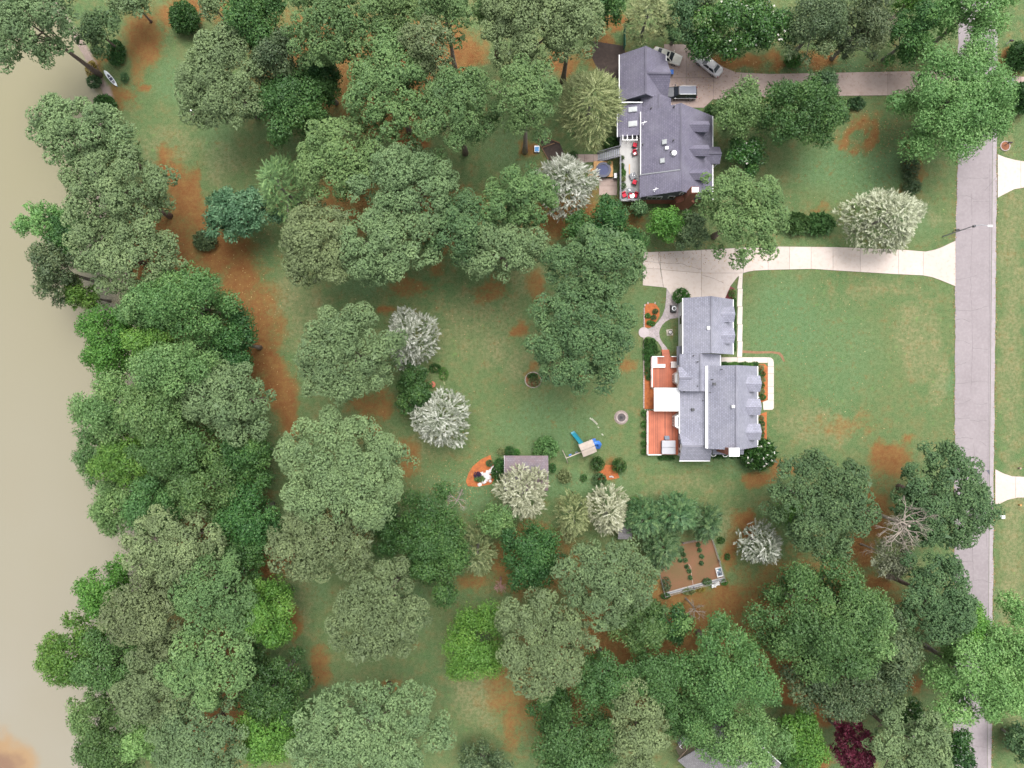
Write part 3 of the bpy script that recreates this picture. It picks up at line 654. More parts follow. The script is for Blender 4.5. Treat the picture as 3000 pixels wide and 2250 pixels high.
def frond_crown(r, rx, ry, rz, q=1.0, Lf=.85, tilt=.25, bl=.28, bw=.095, cone=.75, yaw=.55):
    """feathery conifer: fronds springing outwards from a dome of branches"""
    n = int(27*rx*ry*q + 60)
    a1, a2 = r.uniform(0, 6.28, 2)
    k = np.sqrt(r.uniform(0, 1, n)); ph = r.uniform(0, 6.283, n)
    f = 1 + .10*np.sin(3*ph+a1) + .08*np.sin(5*ph+a2)
    z = rz*(1-np.power(k, 1.6)*cone*1.6) + r.normal(0, .12, n)*rz
    o = np.stack([k*f*rx*.86*np.cos(ph), k*f*ry*.86*np.sin(ph), z], 1)
    yw = ph + r.normal(0, yaw, n)
    D = unit(np.stack([np.cos(yw), np.sin(yw), r.normal(tilt, .28, n)], 1))
    Lh = Lf*r.uniform(.6, 1.25, n)
    tn = .46 + r.normal(0, .22, n); out = []; tints = []
    side = unit(np.cross(D, np.array([0,0,1.0])) + rdir(r,n)*.25)
    for st in (.12,.32,.52,.72):
        for sg in (-1, 1):
            out.append(leaves(r, o + D*(Lh*st)[:,None], D*.75 + side*sg*.75 + rdir(r,n)*.2, UP + rdir(r,n)*.45, bl*(1.15-st*.6)*r.uniform(.8,1.2,n), bw*r.uniform(.8,1.2,n))); tints.append(tn + r.normal(0,.10,n) + .10*st)
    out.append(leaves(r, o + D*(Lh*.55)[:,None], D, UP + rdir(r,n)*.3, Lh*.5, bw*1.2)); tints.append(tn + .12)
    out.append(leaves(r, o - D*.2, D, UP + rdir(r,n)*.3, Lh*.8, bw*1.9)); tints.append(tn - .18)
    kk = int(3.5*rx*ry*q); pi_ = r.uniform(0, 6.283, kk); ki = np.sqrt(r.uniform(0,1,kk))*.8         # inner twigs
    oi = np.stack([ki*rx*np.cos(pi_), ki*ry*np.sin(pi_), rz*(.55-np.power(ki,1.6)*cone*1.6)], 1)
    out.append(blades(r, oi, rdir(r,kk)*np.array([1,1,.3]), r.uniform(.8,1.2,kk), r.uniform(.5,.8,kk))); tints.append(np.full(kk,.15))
    return np.concatenate(out), np.concatenate(tints), o[::max(1, n//10)]
def ball_crown(r, rx, ry, rz, q=1.0, L=.17, W=.12):
    n = int(130*(rx*ry + (rx+ry)*rz)*q + 150)
    d = rdir(r, n*2); d = d[d[:,2] > -0.35][:n]; n = len(d)
    o = d*np.array([rx,ry,rz])*r.uniform(.86, 1.0, (n,1))*(1+.04*np.sin(d[:,:1]*9+d[:,1:2]*7))
    out = [blades(r, o, rdir(r,n)*.9 + d*.5, r.uniform(.7,1.3,n)*L, r.uniform(.7,1.3,n)*W)]; t_ = [.45 + r.normal(0,.2,n)]
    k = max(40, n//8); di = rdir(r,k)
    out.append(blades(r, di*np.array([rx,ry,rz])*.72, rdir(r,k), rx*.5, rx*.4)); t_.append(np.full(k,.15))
    return np.concatenate(out), np.concatenate(t_), None
def trunk_mesh(r, h0, zc, rad, cs, zoff, lean=0.3, nl=7):
    """tapered trunk from the ground to the crown with limbs to some lobes; frame: tree base"""
    mb = MB(); n = 7; path = []; radii = []
    lx, ly = r.uniform(-lean,lean,2)
    top = zoff + h0
    for i in range(n):
        s = i/(n-1); path.append((lx*math.sin(s*3.0)*s, ly*math.sin(s*2.6)*s, -0.1+s*top)); radii.append(rad*(1.0-.78*s)*(1.25 if i == 0 else 1))
    mb.tube(path, radii, 8)
    if cs is not None and len(cs):
        for i in r.choice(len(cs), min(nl, len(cs)), replace=False):
            c = cs[i]; s = r.uniform(.55,.9); b0 = Vector(path[min(n-1, int(s*(n-1)))]); e = Vector((c[0], c[1], c[2]+zc))
            if e.z < b0.z: b0 = Vector(path[max(1, int(.5*(n-1)))])
            mid = (b0+e)/2 + Vector((0,0,-.3)); mb.tube([b0, mid, e], [rad*.34, rad*.22, rad*.07], 5, cap=False)
    return mb
TREES = []
def tree(kind, leaf, vx, vy, vrx, vry, h, label, cat='tree', group=None, name=None, q=1.0, zf=None, seed=None, bark=None, flowers=0, **k):
    """crown seen at view position (vx, vy) of the 2212 px wide view with radii vrx, vry"""
    seed = seed if seed is not None else int(vx*7+vy*13); r = np.random.default_rng(seed)
    if kind == 'pine': h *= .86
    if kind in ('pine','leaf'): s_ = 1.12 if kind == 'pine' else 1.08; vrx *= s_; vry *= s_
    zf = zf or {'pine':.74,'leaf':.62,'frond':.50,'ball':.5}[kind]
    zc = h*zf; sc = F/PX*(H-zc)/H
    c = P(vx*F, vy*F, zc); rx, ry = vrx*sc, vry*sc
    rz = {'pine': (h-zc)*.92, 'leaf': (h-zc)*.92, 'frond': h-zc, 'ball': h*.5}[kind]
    if kind == 'pine': T, ti, cs = pine_crown(r, rx, ry, rz, q, **k); nm = 'pine_tree'
    elif kind == 'leaf': T, ti, cs = leaf_crown(r, rx, ry, rz, q, **k); nm = 'broadleaf_tree'
    elif kind == 'frond': T, ti, cs = frond_crown(r, rx, ry, rz, q, **k); nm = 'conifer_tree'
    else: T, ti, cs = ball_crown(r, rx, ry, rz, q, **k); nm = 'shrub'
    root = empty(name or nm, (c.x, c.y, 0), 0, label, cat, group)
    T = T + np.array([0,0,zc])
    T[...,2] = np.maximum(T[...,2], 0.02)
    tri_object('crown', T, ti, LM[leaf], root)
    rad = max(.04, min(.42, .018*h + .012*(rx+ry)))
    trunk_mesh(r, 0.0 if kind == 'ball' else rz*.45, zc, rad, cs, zc if kind != 'ball' else h*.4, nl=3 if kind == 'frond' else 8).build('trunk', bark or (M_bark if kind == 'pine' else M_barkgrey), root, off=(0,0,0), smooth=True)
    if flowers:
        mb = MB(); rr = random.Random(seed); O = []
        for i in range(flowers):
            a = rr.uniform(0, 6.28); k_ = math.sqrt(rr.random())*.9
            O.append((k_*rx*math.cos(a), k_*ry*math.sin(a), zc + rz*math.sqrt(1-k_*k_)*rr.uniform(.8,1.05)+.15))
        O = np.array(O); K = 7
        D = rdir(r, len(O)*K)*np.array([1,1,.25]) + np.array([0,0,.25])
        tri_object('blossom', blades(r, np.repeat(O,K,0), D, .26, .20), r.uniform(.3,.9,len(O)*K), LM['flower'], root)
    TREES.append((root, rx, ry)); return root
def twigs(r, mb, a, d, L, rad, depth, up=.25):
    """forking bare branch"""
    e = a + d*L; mid = a + d*L*.5 + Vector(r.normal(0, .06*L, 3)); mb.tube([a, mid, e], [rad, rad*.8, rad*.6], 5 if depth > 1 else 4, cap=False)
    if depth == 0: return
    for i in range(3 if depth > 1 else 2):
        nd_ = (d + Vector(r.normal(0, .55, 3)) + Vector((0,0,up*.3))).normalized(); twigs(r, mb, e - d*L*r.uniform(0,.35), nd_, L*r.uniform(.55,.8), rad*.62, depth-1, up)
def bare(vx, vy, spread, h, label, mt=None, group=None, n=6, depth=3, seed=1, th=.055, crown=None, flat=.5):
    r = np.random.default_rng(seed); z = h*.75; c = P(vx*F, vy*F, z)
    root = empty('bare_tree', (c.x, c.y, 0), 0, label, 'tree', group); mb = MB()
    mb.tube([(0,0,-.1),(0.1,0.05,h*.35),(0,0,h*.7)], [th*3.0, th*2.4, th*1.6], 7); mb.build('trunk', mt or M_deadwood, root, off=(0,0,0))
    R = spread*F/PX*(H-z)/H
    mb = MB()
    for i in range(n):
        a = 6.283*i/n + r.uniform(-.3,.3); d = Vector((math.cos(a), math.sin(a), flat)).normalized()
        twigs(r, mb, Vector((0,0,h*.55 + r.uniform(0,.15)*h)), d, R*.45, th, depth)
    mb.build('branches', mt or M_deadwood, root, off=(0,0,0))
    if crown:
        T, ti, _ = leaf_crown(r, R, R*.9, h*.15, .16, rl=1.0, L=.28, W=.2); tri_object('crown', T + np.array([0,0,h*.72]), ti, LM[crown], root)
    return root
# ------------------------------------------------------------------ houses
def roof_slab(root, pts, mt, t=.2, name='roof_slope', off=None):
    o = MB().slab(pts, t).build(name, mt, root, off=off); slope_uv(o); return o
def gable_y(root, xw, xr, xe, yn, ys, zw, zr, ze, wall, roof, oh=.4, z0=0.0, west=True, gutter=True, walls=True):
    """block with its ridge along Y"""
    if west: roof_slab(root, [(xw,yn,zw),(xw,ys,zw),(xr,ys,zr),(xr,yn,zr)], roof)
    roof_slab(root, [(xe,ys,ze),(xe,yn,ze),(xr,yn,zr),(xr,ys,zr)], roof)
    MB().bar((xr,ys+.02,zr+.03),(xr,yn-.02,zr+.03),.28,.07).build('ridge_cap', roof, root)
    if walls:
        mw = (zr-zw)/(xr-xw); me_ = (zr-ze)/(xe-xr)
        prof = [(xw+oh,z0),(xe-oh,z0),(xe-oh,ze+me_*oh-.22),(xr,zr-.24),(xw+oh,zw+mw*oh-.22)]
        n = len(prof); vs = [(x,yn-oh*.7,z) for x,z in prof] + [(x,ys+oh*.7,z) for x,z in prof]
        MB().add(vs, [tuple(range(n)), tuple(range(n,2*n))[::-1]] + [((k+1)%n,k,n+k,n+(k+1)%n) for k in range(n)]).build('wall', wall, root)
    if gutter:
        if west: MB().box(xw-.13,xw+.0,ys,yn,zw-.18,zw-.02).build('gutter', M_white, root)
        MB().box(xe+.0,xe+.13,ys,yn,ze-.18,ze-.02).build('gutter', M_white, root)
def gable_x(root, x0, x1, y0, yr, y1, ze, zr, wall, roof, oh=.3, z0=0.0, walls=True):
    """block with its ridge along X; eaves at y0 < yr < y1"""
    roof_slab(root, [(x0,y0,ze),(x1,y0,ze),(x1,yr,zr),(x0,yr,zr)], roof); roof_slab(root, [(x1,y1,ze),(x0,y1,ze),(x0,yr,zr),(x1,yr,zr)], roof)
    MB().bar((x0+.02,yr,zr+.03),(x1-.02,yr,zr+.03),.28,.07).build('ridge_cap', roof, root)
    if walls:
        s = (zr-ze)/(yr-y0); s2 = (zr-ze)/(y1-yr)
        prof = [(y0+oh,z0),(y1-oh,z0),(y1-oh,ze+s2*oh-.22),(yr,zr-.24),(y0+oh,ze+s*oh-.22)]; n = len(prof)
        vs = [(x0+oh*.7,y,z) for y,z in prof] + [(x1-oh*.7,y,z) for y,z in prof]
        MB().add(vs, [tuple(range(n))[::-1], tuple(range(n,2*n))] + [(k,(k+1)%n,n+(k+1)%n,n+k) for k in range(n)]).build('wall', wall, root)
def dormer(root, xr, zr, m, c, hw, zd, ze, xf, wall, roof):
    """gable dormer on an east slope z = zr-(x-xr)*m, ridge along X"""
    xb = xr+(zr-zd)/m; xbe = xr+(zr-ze)/m
    off = tuple(root.location)
    d = roof_slab(root, [(xf,c,zd),(xb-.1,c,zd),(xbe-.1,c+hw,ze),(xf,c+hw,ze)], roof, .12, 'dormer')
    o = MB().slab([(xf,c,zd),(xb-.1,c,zd),(xbe-.1,c-hw,ze),(xf,c-hw,ze)], .12).build('dormer_slope', roof, d, off=off); slope_uv(o)
    w_ = hw-.16; xi = xf-.22; zb = zr-(xi-xr)*m-.1
    MB().add([(xi,c-w_,zb),(xi,c+w_,zb),(xi,c+w_,ze-.02),(xi,c,zd-.2),(xi,c-w_,ze-.02),(xbe,c-w_,ze-.1),(xbe,c+w_,ze-.1)], [(0,1,2,3,4),(0,4,5),(2,1,6)]).build('dormer_wall', wall, d, off=off)
    MB().box(xi-.02,xi+.03,c-.42,c+.42,zb+.25,ze-.1).build('dormer_window', M_glass, d, off=off)
def window_w(root, x, y0, y1, z0, z1, name='window'):
    """window in a wall facing -x"""
    off = tuple(root.location); f = MB().box(x-.05,x+.05,y0-.09,y1+.09,z0-.09,z1+.09).build(name, M_white, root)
    MB().box(x-.07,x-.03,y0,y1,z0,z1).build('pane', M_glass, f, off=off)
def window_s(root, y, x0, x1, z0, z1, n=1):
    off = tuple(root.location); f = MB().box(x0-.09,x1+.09,y-.05,y+.05,z0-.09,z1+.09).build('window', M_white, root)
    wd = (x1-x0)/n
    for i in range(n): MB().box(x0+i*wd+.04,x0+(i+1)*wd-.04,y-.07,y-.03,z0,z1).build('pane', M_glass, f, off=off)
def pipe(root, px, py, z, r=.09, h=.35, mt=None): MB().cyl((X(px,z),Y(py,z)), r, z-.6, z+h, 8).build('vent_pipe', mt or M_dark, root)
def boxvent(root, px, py, z, s=.4, mt=None, name='roof_vent'):
    x, y = X(px,z), Y(py,z); MB().box(x-s/2,x+s/2,y-s/2,y+s/2,z-.45,z+.15).build(name, mt or M_greywood, root)

# ---- main house
R1 = wroot('house', (31,1,0), 'large house with light grey shingle roofs, red decks and white canopy', 'house')
gable_y(R1, 26.67,30.36,35.0, 13.4,4.7, 4.8,7.2,3.0, M_siding, M_shA)
mA = (7.2-3.0)/(35.0-30.36)
for c in (10.85, 7.5): dormer(R1, 30.36,7.2,mA, c, 1.2, 5.55, 4.85, 34.55, M_siding, M_shA)
gable_y(R1, 26.18,28.97,32.9, 4.68,-1.13, 4.48,6.3,3.3, M_siding, M_shA, gutter=False)
MB().box(32.9,33.02,-1.1,4.6,3.12,3.28).build('gutter', M_white, R1)
gable_x(R1, 25.9,28.3, -.9,.86,2.6, 4.72,5.55, M_white, M_shA, z0=3.4)
# west wing under a shed roof, with a cross gable at its south end
roof_slab(R1, [(26.5,-9.5,3.4),(30.35,-9.5,5.45),(30.35,-1.16,5.45),(26.5,-1.16,3.4)], M_shA)
MB().box(26.9,30.55,-11.6,-1.2,0,3.2).build('wall', M_siding, R1)
gable_x(R1, 26.45,31.3, -12.1,-9.66,-7.7, 3.25,4.95, M_siding, M_shA, z0=2.9)
MB().box(26.45,31.3,-12.23,-12.1,3.06,3.22).build('gutter', M_white, R1)
MB().box(26.37,26.5,-7.8,-1.16,3.22,3.38).build('gutter', M_white, R1)
# tall main block
gable_y(R1, 30.2,33.6,38.8, 2.81,-9.95, 6.0,9.0,3.2, M_siding, M_shA)
MB().box(29.82,30.06,-9.9,2.78,5.6,5.97).build('fascia', M_white, R1)
mD = (9-3.2)/(38.8-33.6)
for c in (.05,-3.55,-7.4): dormer(R1, 33.6,9.0,mD, c, 1.25, 6.55, 5.8, 38.3, M_siding, M_shA)
roof_slab(R1, [(31.7,-11.15,3.2),(36.6,-11.15,3.2),(36.6,-9.7,3.75),(31.7,-9.7,3.75)], M_shA)
MB().box(32,36.3,-10.95,-9.6,0,3.1).build('wall', M_siding, R1)
ch = MB().box(32.25,33.5,-10.6,-9.6,0,10.0).build('chimney', M_brick, R1)
MB().box(32.1,33.65,-10.72,-9.45,10.0,10.25).build('chimney_cap', M_white, ch, off=tuple(R1.location))
for (px,py,z) in ((2032,1042,5.9),(2044,1060,6.3),(2043,1131,6.0),(2004,1148,4.0),(2115,1082,8.3),(2087,1112,7.4),(2081,1150,7.1),(2058,1173,5.0),(2068,1222,5.4)): pipe(R1, px, py, z, .08, .3)
for (px,py,z) in ((2093,1125,7.6),(2030,1200,4.6)): boxvent(R1, px, py, z, .42, M_dark)
boxvent(R1, 2148,1191,9.05, .42, M_white); boxvent(R1, 2075,961,7.0, .45, M_white)
# west facade windows
xa = 27.05
for (y0,y1,z0,z1) in ((11.4,12.3,3.2,4.4),(9.6,10.9,1.2,2.4),(7.6,8.4,3.0,4.1),(6.6,7.4,3.0,4.1),(5.0,6.0,1.2,2.3)): window_w(R1, xa, y0,y1,z0,z1)
for (y0,y1,z0,z1) in ((-8.2,-7.7,1.3,2.4),(-10.2,-9.0,1.2,2.6),(-11.0,-10.6,1.3,2.4)): window_w(R1, 26.88, y0,y1,z0,z1)
# lean-to glazed roof beside the north deck
o = MB().slab([(26.1,3.0,3.0),(27.1,3.0,3.5),(27.1,4.7+1.3,3.5),(26.1,4.7+1.3,3.0)], .12).build('porch_roof', mat('grey_porch_sheet',(0.13,0.135,0.16),.4,.1), R1)
# bay windows
def bay(y0, y1, roofed):
    zt = 3.0; x0, x1 = 25.85, 26.95; off = tuple(R1.location)
    pts = [(x1,y0),(x0,y0+.75),(x0,y1-.75),(x1,y1)]
    b_ = MB().prism(pts, .9, zt).build('bay_window', M_white, R1)
    MB().prism([(x1,y0+.1),(x0+.45,y0+.85),(x0+.45,y1-.85),(x1,y1-.1)], zt, zt+.28).build('bay_roof', M_shA if roofed else M_white, b_, off=off)
    for i in range(3):
        yy = y0+.85+(y1-y0-1.7)/3*(i+.08); MB().box(x0-.03,x0+.02,yy,yy+(y1-y0-1.7)/3*.84,1.3,1.9).build('pane', M_glass, b_, off=off)
    if not roofed:
        for yy in ((y0+y1)/2-.35,(y0+y1)/2+.35): MB().box(x0+.6,x0+.75,yy-.14,yy+.14,zt+.28,zt+.31).build('vent_slot', M_dark, b_, off=off)
bay(-.45, 2.3, False); bay(-7.45,-4.45, True)
# brick front stoop
st = MB().box(38.45,39.75,-4.6,-2.1,0,.55).build('front_stoop', M_brick, R1)
MB().box(39.75,40.1,-4.3,-2.5,0,.28).build('step', M_brick, st, off=tuple(R1.location))
for y in (-4.55,-2.15):
    for x in (38.6,39.65): MB().box(x-.06,x+.06,y-.06,y+.06,.55,1.5).build('railing_post', M_white, st, off=tuple(R1.location))
    MB().box(38.55,39.72,y-.05,y+.05,1.42,1.52).build('handrail', M_white, st, off=tuple(R1.location))
# curved white gutters' downspouts by the chimney
for (x,y) in ((31.9,-11.3),(33.75,-11.35)): MB().tube([(x-.4,y+.1,3.1),(x-.2,y-.15,3.0),(x+.2,y-.15,3.0),(x+.4,y+.1,3.1)], .07, 6).build('downspout', M_white, R1)

# ---- decks with single boards
def deck(name, x0, x1, y0, y1, z, wb, mt, label, frame, along='y'):
    R = wroot(name, ((x0+x1)/2,(y0+y1)/2,0), label, 'deck')
    MB().box(x0+.05,x1-.05,y0+.05,y1-.05,z-.30,z-.06).build('joist_frame', frame, R)
    for x in (x0+.2,x1-.2):
        for y in (y0+.2,(y0+y1)/2,y1-.2): MB().box(x-.07,x+.07,y-.07,y+.07,-.05,z-.28).build('post', frame, R)
    n = int((x1-x0)/wb); n = n if along == 'y' else int((y1-y0)/wb)
    me_ = (MB().box(-wb/2+.006,wb/2-.006,-(y1-y0)/2,(y1-y0)/2,-.05,0) if along == 'y' else MB().box(-(x1-x0)/2,(x1-x0)/2,-wb/2+.006,wb/2-.006,-.05,0)).mesh('plank'); me_.materials.append(mt)
    for i in range(n):
        o = bpy.data.objects.new('plank', me_); C.objects.link(o); o.parent = R
        o.location = ((x0+wb*(i+.5)-(x0+x1)/2, 0, z) if along == 'y' else (0, y0+wb*(i+.5)-(y0+y1)/2, z))
    return R
def rail(R, pts, z, h=.95, mt=None, step=1.6, wd=.1):
    mt = mt or M_white
    for a, b_ in zip(pts[:-1], pts[1:]):
        a = Vector((*a,0)); b_ = Vector((*b_,0)); L = (b_-a).length; n = max(1, round(L/step))
        for i in range(n+1):
            q_ = a.lerp(b_, i/n); MB().box(q_.x-.05,q_.x+.05,q_.y-.05,q_.y+.05,z,z+h).build('rail_post', mt, R)
        MB().bar((a.x,a.y,z+h+.02),(b_.x,b_.y,z+h+.02),wd,.05).build('handrail', mt, R)
        MB().bar((a.x,a.y,z+.12),(b_.x,b_.y,z+.12),.05,.06).build('bottom_rail', mt, R)
dA = deck('wooden_deck', 22.4,26.9,-.55,4.45,.9,.15,M_deck,'red wooden deck north of the white canopy',M_deck)
rail(dA, [(22.45,-.5),(22.45,4.4),(24.3,4.4)], .9); rail(dA, [(25.6,4.4),(26.8,4.4)], .9)
for i in range(4): MB().box(24.35,25.5,4.45+.28*i,4.73+.28*i,.72-.2*i,.77-.2*i).build('step', M_deck, dA)
for x in (24.33,25.52): MB().bar((x,4.45,.75),(x,5.6,.05),.05,.22).build('stringer', M_deck, dA)
dB = deck('wooden_deck', 21.7,26.9,-11.4,-4.3,.9,.15,M_deck,'red wooden deck south of the white canopy with the grey hot tub',M_deck)
rail(dB, [(21.75,-4.35),(21.75,-11.35),(23.9,-11.35)], .9)
# white canopy roof
cn = wroot('patio_canopy', (24.6,-2.45,0), 'plain white flat canopy roof between the two red decks', 'canopy')
MB().slab([(22.62,-4.3,2.9),(26.6,-4.3,3.2),(26.6,-.6,3.2),(22.62,-.6,2.9)], .14).build('roof_panel', M_canopy, cn)
for x,y in ((22.75,-4.15),(22.75,-.75),(24.6,-4.15),(24.6,-.75)): MB().box(x-.05,x+.05,y-.05,y+.05,0,2.9).build('post', M_white, cn)
MB().box(22.52,22.62,-4.3,-.6,2.72,2.9).build('gutter', M_white, cn)
# furniture on the north deck
o = wroot('outdoor_counter', (23.2,3.5,.9), 'white L-shaped bench on the north deck', 'bench')
MB().box(22.6,23.35,2.65,4.3,.9,1.35).build('seat', M_white, o); MB().box(23.36,24.65,2.65,3.2,.9,1.35).build('seat', M_white, o)
MB().box(22.75,23.2,3.5,4.2,1.35,1.45).build('cushion', mat('pale_blue_cushion',(0.45,0.5,0.58),.8,.1), o)
o = wroot('deck_table', (26.1,3.1,.9), 'pale square table by the house wall on the north deck', 'table')
MB().box(25.5,26.75,2.6,3.6,1.55,1.62).build('tabletop', mat('pale_table_top',(0.52,0.47,0.45),.6,.08), o)
for x,y in ((25.6,2.7),(26.65,2.7),(25.6,3.5),(26.65,3.5)): MB().box(x-.05,x+.05,y-.05,y+.05,.9,1.55).build('leg', M_white, o)
# hot tub
tb = wroot('hot_tub', (25.1,-10.1,.9), 'covered grey square hot tub on the south red deck', 'hot tub')
MB().box(24.05,26.15,-11.2,-9.1,.9,1.72).build('shell', M_stepgrey, tb, bevel=.12)
MB().box(24.0,26.2,-11.25,-10.17,1.72,1.84).build('cover', M_cover, tb, bevel=.06); MB().box(24.0,26.2,-10.14,-9.05,1.72,1.84).build('cover', M_cover, tb, bevel=.06)
MB().box(24.55,25.35,-8.95,-8.35,.9,1.2).build('step', M_stepgrey, tb, bevel=.03); MB().box(24.55,25.35,-8.95,-8.66,1.2,1.45).build('step', M_stepgrey, tb, bevel=.03)

# ---- neighbouring house
R2 = wroot('house', (25,40,0), 'house with dark slate grey roofs, skylights and a deck with red chairs', 'house')
gable_y(R2, 17.0,20.57,24.3, 52.0,44.6, 3.4,6.2,3.3, M_bluegrey, M_shB)
gable_x(R2, 20.75,24.5, 44.4,47.9,51.3, 3.1,6.0, M_bluegrey, M_shB)
gable_y(R2, 20.2,22.75,25.0, 44.9,41.8, 4.0,5.6,3.9, M_bluegrey, M_shB, gutter=False)
gable_y(R2, 20.1,25.5,31.7, 42.4,29.1, 4.8,8.2,3.2, M_bluegrey, M_shB, oh=.35)
roof_slab(R2, [(19.85,32.4,4.98),(19.85,29.05,4.98),(25.45,29.05,8.5),(25.45,32.1,8.5)], M_shB, .32)
MB().bar((25.3,32.25,8.42),(19.9,32.5,5.05),.16,.10).build('flashing', M_metal, R2)
roof_slab(R2, [(16.7,39.0,3.4),(20.3,39.0,4.45),(20.3,43.9,4.45),(16.7,43.9,3.4)], M_shB)
MB().box(17.0,20.4,39.2,43.8,0,3.3).build('wall', M_bluegrey, R2)
MB().box(16.57,16.7,39.0,43.9,3.2,3.36).build('gutter', M_white, R2)
MB().box(17.0,20.4,43.9,44.05,4.45,4.6).build('fascia', M_white, R2)
mB = (8.2-3.2)/(31.7-25.5)
for c in (39.6,35.9,32.2): dormer(R2, 25.5,8.2,mB, c, .85, 7.0, 6.2, 30.2, M_bluegrey, M_shB)
gable_x(R2, 29.6,32.75, 34.7,36.0,37.4, 3.5,4.6, M_bluegrey, M_shB, z0=2.4)
for y in (34.95,37.15): MB().box(32.4,32.55,y-.08,y+.08,0,3.4).build('porch_post', M_white, R2)
MB().box(31.3,32.7,34.8,37.3,0,.4).build('porch_floor', M_brick, R2)
MB().box(20.62,31.3,29.33,29.38,0,2.3).build('brick_base', M_brick, R2)
for (x0,x1,z0,z1,n) in ((21.3,23.5,3.2,4.2,3),(24.6,25.4,3.6,4.6,1),(25.9,26.25,5.6,6.8,1),(29.4,30.2,2.6,3.4,1)): window_s(R2, 29.32, x0,x1,z0,z1,n)
ck = MB().add([(25.7,28.35,0),(28.5,28.35,0),(28.5,29.3,0),(25.7,29.3,0),(25.7,28.35,4.2),(28.5,28.35,4.2),(28.5,29.3,4.2),(25.7,29.3,4.2),(26.6,28.35,5.4),(27.8,28.35,5.4),(27.8,29.3,5.4),(26.6,29.3,5.4),(26.6,28.35,9.8),(27.8,28.35,9.8),(27.8,29.3,9.8),(26.6,29.3,9.8)],
   [(0,1,5,4),(1,2,6,5),(2,3,7,6),(3,0,4,7),(4,5,9,8),(5,6,10,9),(6,7,11,10),(7,4,8,11),(8,9,13,12),(9,10,14,13),(10,11,15,14),(11,8,12,15),(12,13,14,15)]).build('chimney', M_brick, R2)
MB().box(26.7,27.7,28.45,29.2,9.8,9.92).build('chimney_cap', M_white, ck, off=tuple(R2.location))
def skylight(px, py, w_, l_, nx, zc, root=None):
    x, y = X(px,zc), Y(py,zc); s = math.atan(nx)
    f = MB().obox((x,y,zc), w_,l_,.22, ry=-s).build('skylight', M_metal, R2)
    MB().obox((x,y,zc+.06), w_-.14,l_-.14,.18, ry=-s).build('pane', mat('pale_skylight_pane',(0.42,0.44,0.44),.15,.1), f, off=tuple(R2.location))
sW = (8.2-4.8)/(25.5-20.1)
skylight(1947,416,.75,.75,sW,7.05); skylight(1941,471,.75,.75,sW,6.75)
skylight(1854,321,1.3,.75,.29,4.15); skylight(1854,363,1.35,.85,.29,4.12)
boxvent(R2,1953.5,433.5,7.25,.45,M_white)
MB().cyl((X(1974,7.7),Y(449.6,7.7)), .38, 7.0, 8.05, 20).build('solar_tube', M_white, R2)
for (px,py,z) in ((1965,444,7.4),(1908,317,5.6),(1975,312,7.9),(1973,411,7.8),(1883,423,5.1)): pipe(R2, px,py,z,.1,.35)
for (px,py,z) in ((1884,366,5.3),(1917,560,6.6)):
    x, y = X(px,z), Y(py,z); an = MB().tube([(x,y,z-.6),(x,y,z+1.0)], .04, 6).build('antenna', M_white, R2)
    MB().bar((x-.45,y-.12,z+1.0),(x+.4,y+.15,z+1.0),.06,.05).build('antenna_arm', M_white, an, off=tuple(R2.location)); MB().bar((x-.2,y-.35,z+.9),(x+.1,y+.3,z+.9),.05,.05).build('antenna_arm', M_white, an, off=tuple(R2.location))
MB().bar((20.0,29.0,4.7),(20.0,31.6,4.7),.16,.12).build('gutter', M_white, R2)
# elevated pale deck with stairs
dN = deck('raised_deck', 17.06,20.35,29.0,39.2,2.8,.16,M_deckgrey,'raised pale grey deck with red chairs on the neighbouring house',M_greywood)
rail(dN, [(17.1,35.95),(17.1,29.05),(20.3,29.05)], 2.8, .95, M_greywood, 1.8, .16); rail(dN, [(17.1,37.55),(17.1,39.1)], 2.8, .95, M_greywood, 1.5, .16)
for i in range(12):
    f = (i+.5)/12; MB().box(13.95+3.1*i/12,13.95+3.1*(i+.86)/12,36.2,37.4,2.8*f-.04,2.8*f).build('tread', M_metal if False else mat('grey_stair_tread',(0.27,0.28,0.31),.7,.1), dN)
for y in (36.1,37.5):
    MB().bar((13.9,y,.05),(17.05,y,2.75),.08,.25).build('stringer', M_greywood, dN); MB().bar((13.9,y,1.0),(17.05,y,3.75),.12,.06).build('handrail', M_greywood, dN)
    MB().box(13.85,13.95,y-.05,y+.05,0,1.0).build('rail_post', M_greywood, dN)
tr = wroot('garden_trellis', (18.3,38.9,2.8), 'white wooden trellis frame at the top of the pale deck', 'trellis')
for x in (17.4,18.1,18.9,19.6): MB().box(x-.06,x+.06,38.2,39.1,3.9,4.05).build('crossbar', M_white, tr); MB().box(x-.05,x+.05,38.25,38.35,2.8,3.9).build('post', M_white, tr)
MB().box(17.3,19.7,38.2,38.3,4.06,4.16).build('beam', M_white, tr)
def armchair(px, py, rz, z, label, back=True, cush=None):
    c = P(px,py,z+.5); R = empty('patio_chair', (c.x,c.y,z), rz, label, 'chair', 'red patio chairs on the pale deck'); cu = cush or M_red
    MB().box(-.36,.36,-.36,.36,.22,.36).build('seat_frame', M_dark, R, off=(0,0,0)); MB().box(-.32,.32,-.34,.32,.36,.48).build('cushion', cu, R, off=(0,0,0), bevel=.05)
    MB().obox((0,.36,.66), .62,.14,.5, rx=-.2).build('backrest', cu, R, off=(0,0,0), bevel=.05)
    for s in (-1,1):
        MB().box(s*.38-.04,s*.38+.04,-.34,.36,.52,.58).build('armrest', M_dark, R, off=(0,0,0))
        for y in (-.3,.32): MB().box(s*.36-.03,s*.36+.03,y-.03,y+.03,0,.53).build('leg', M_dark, R, off=(0,0,0))
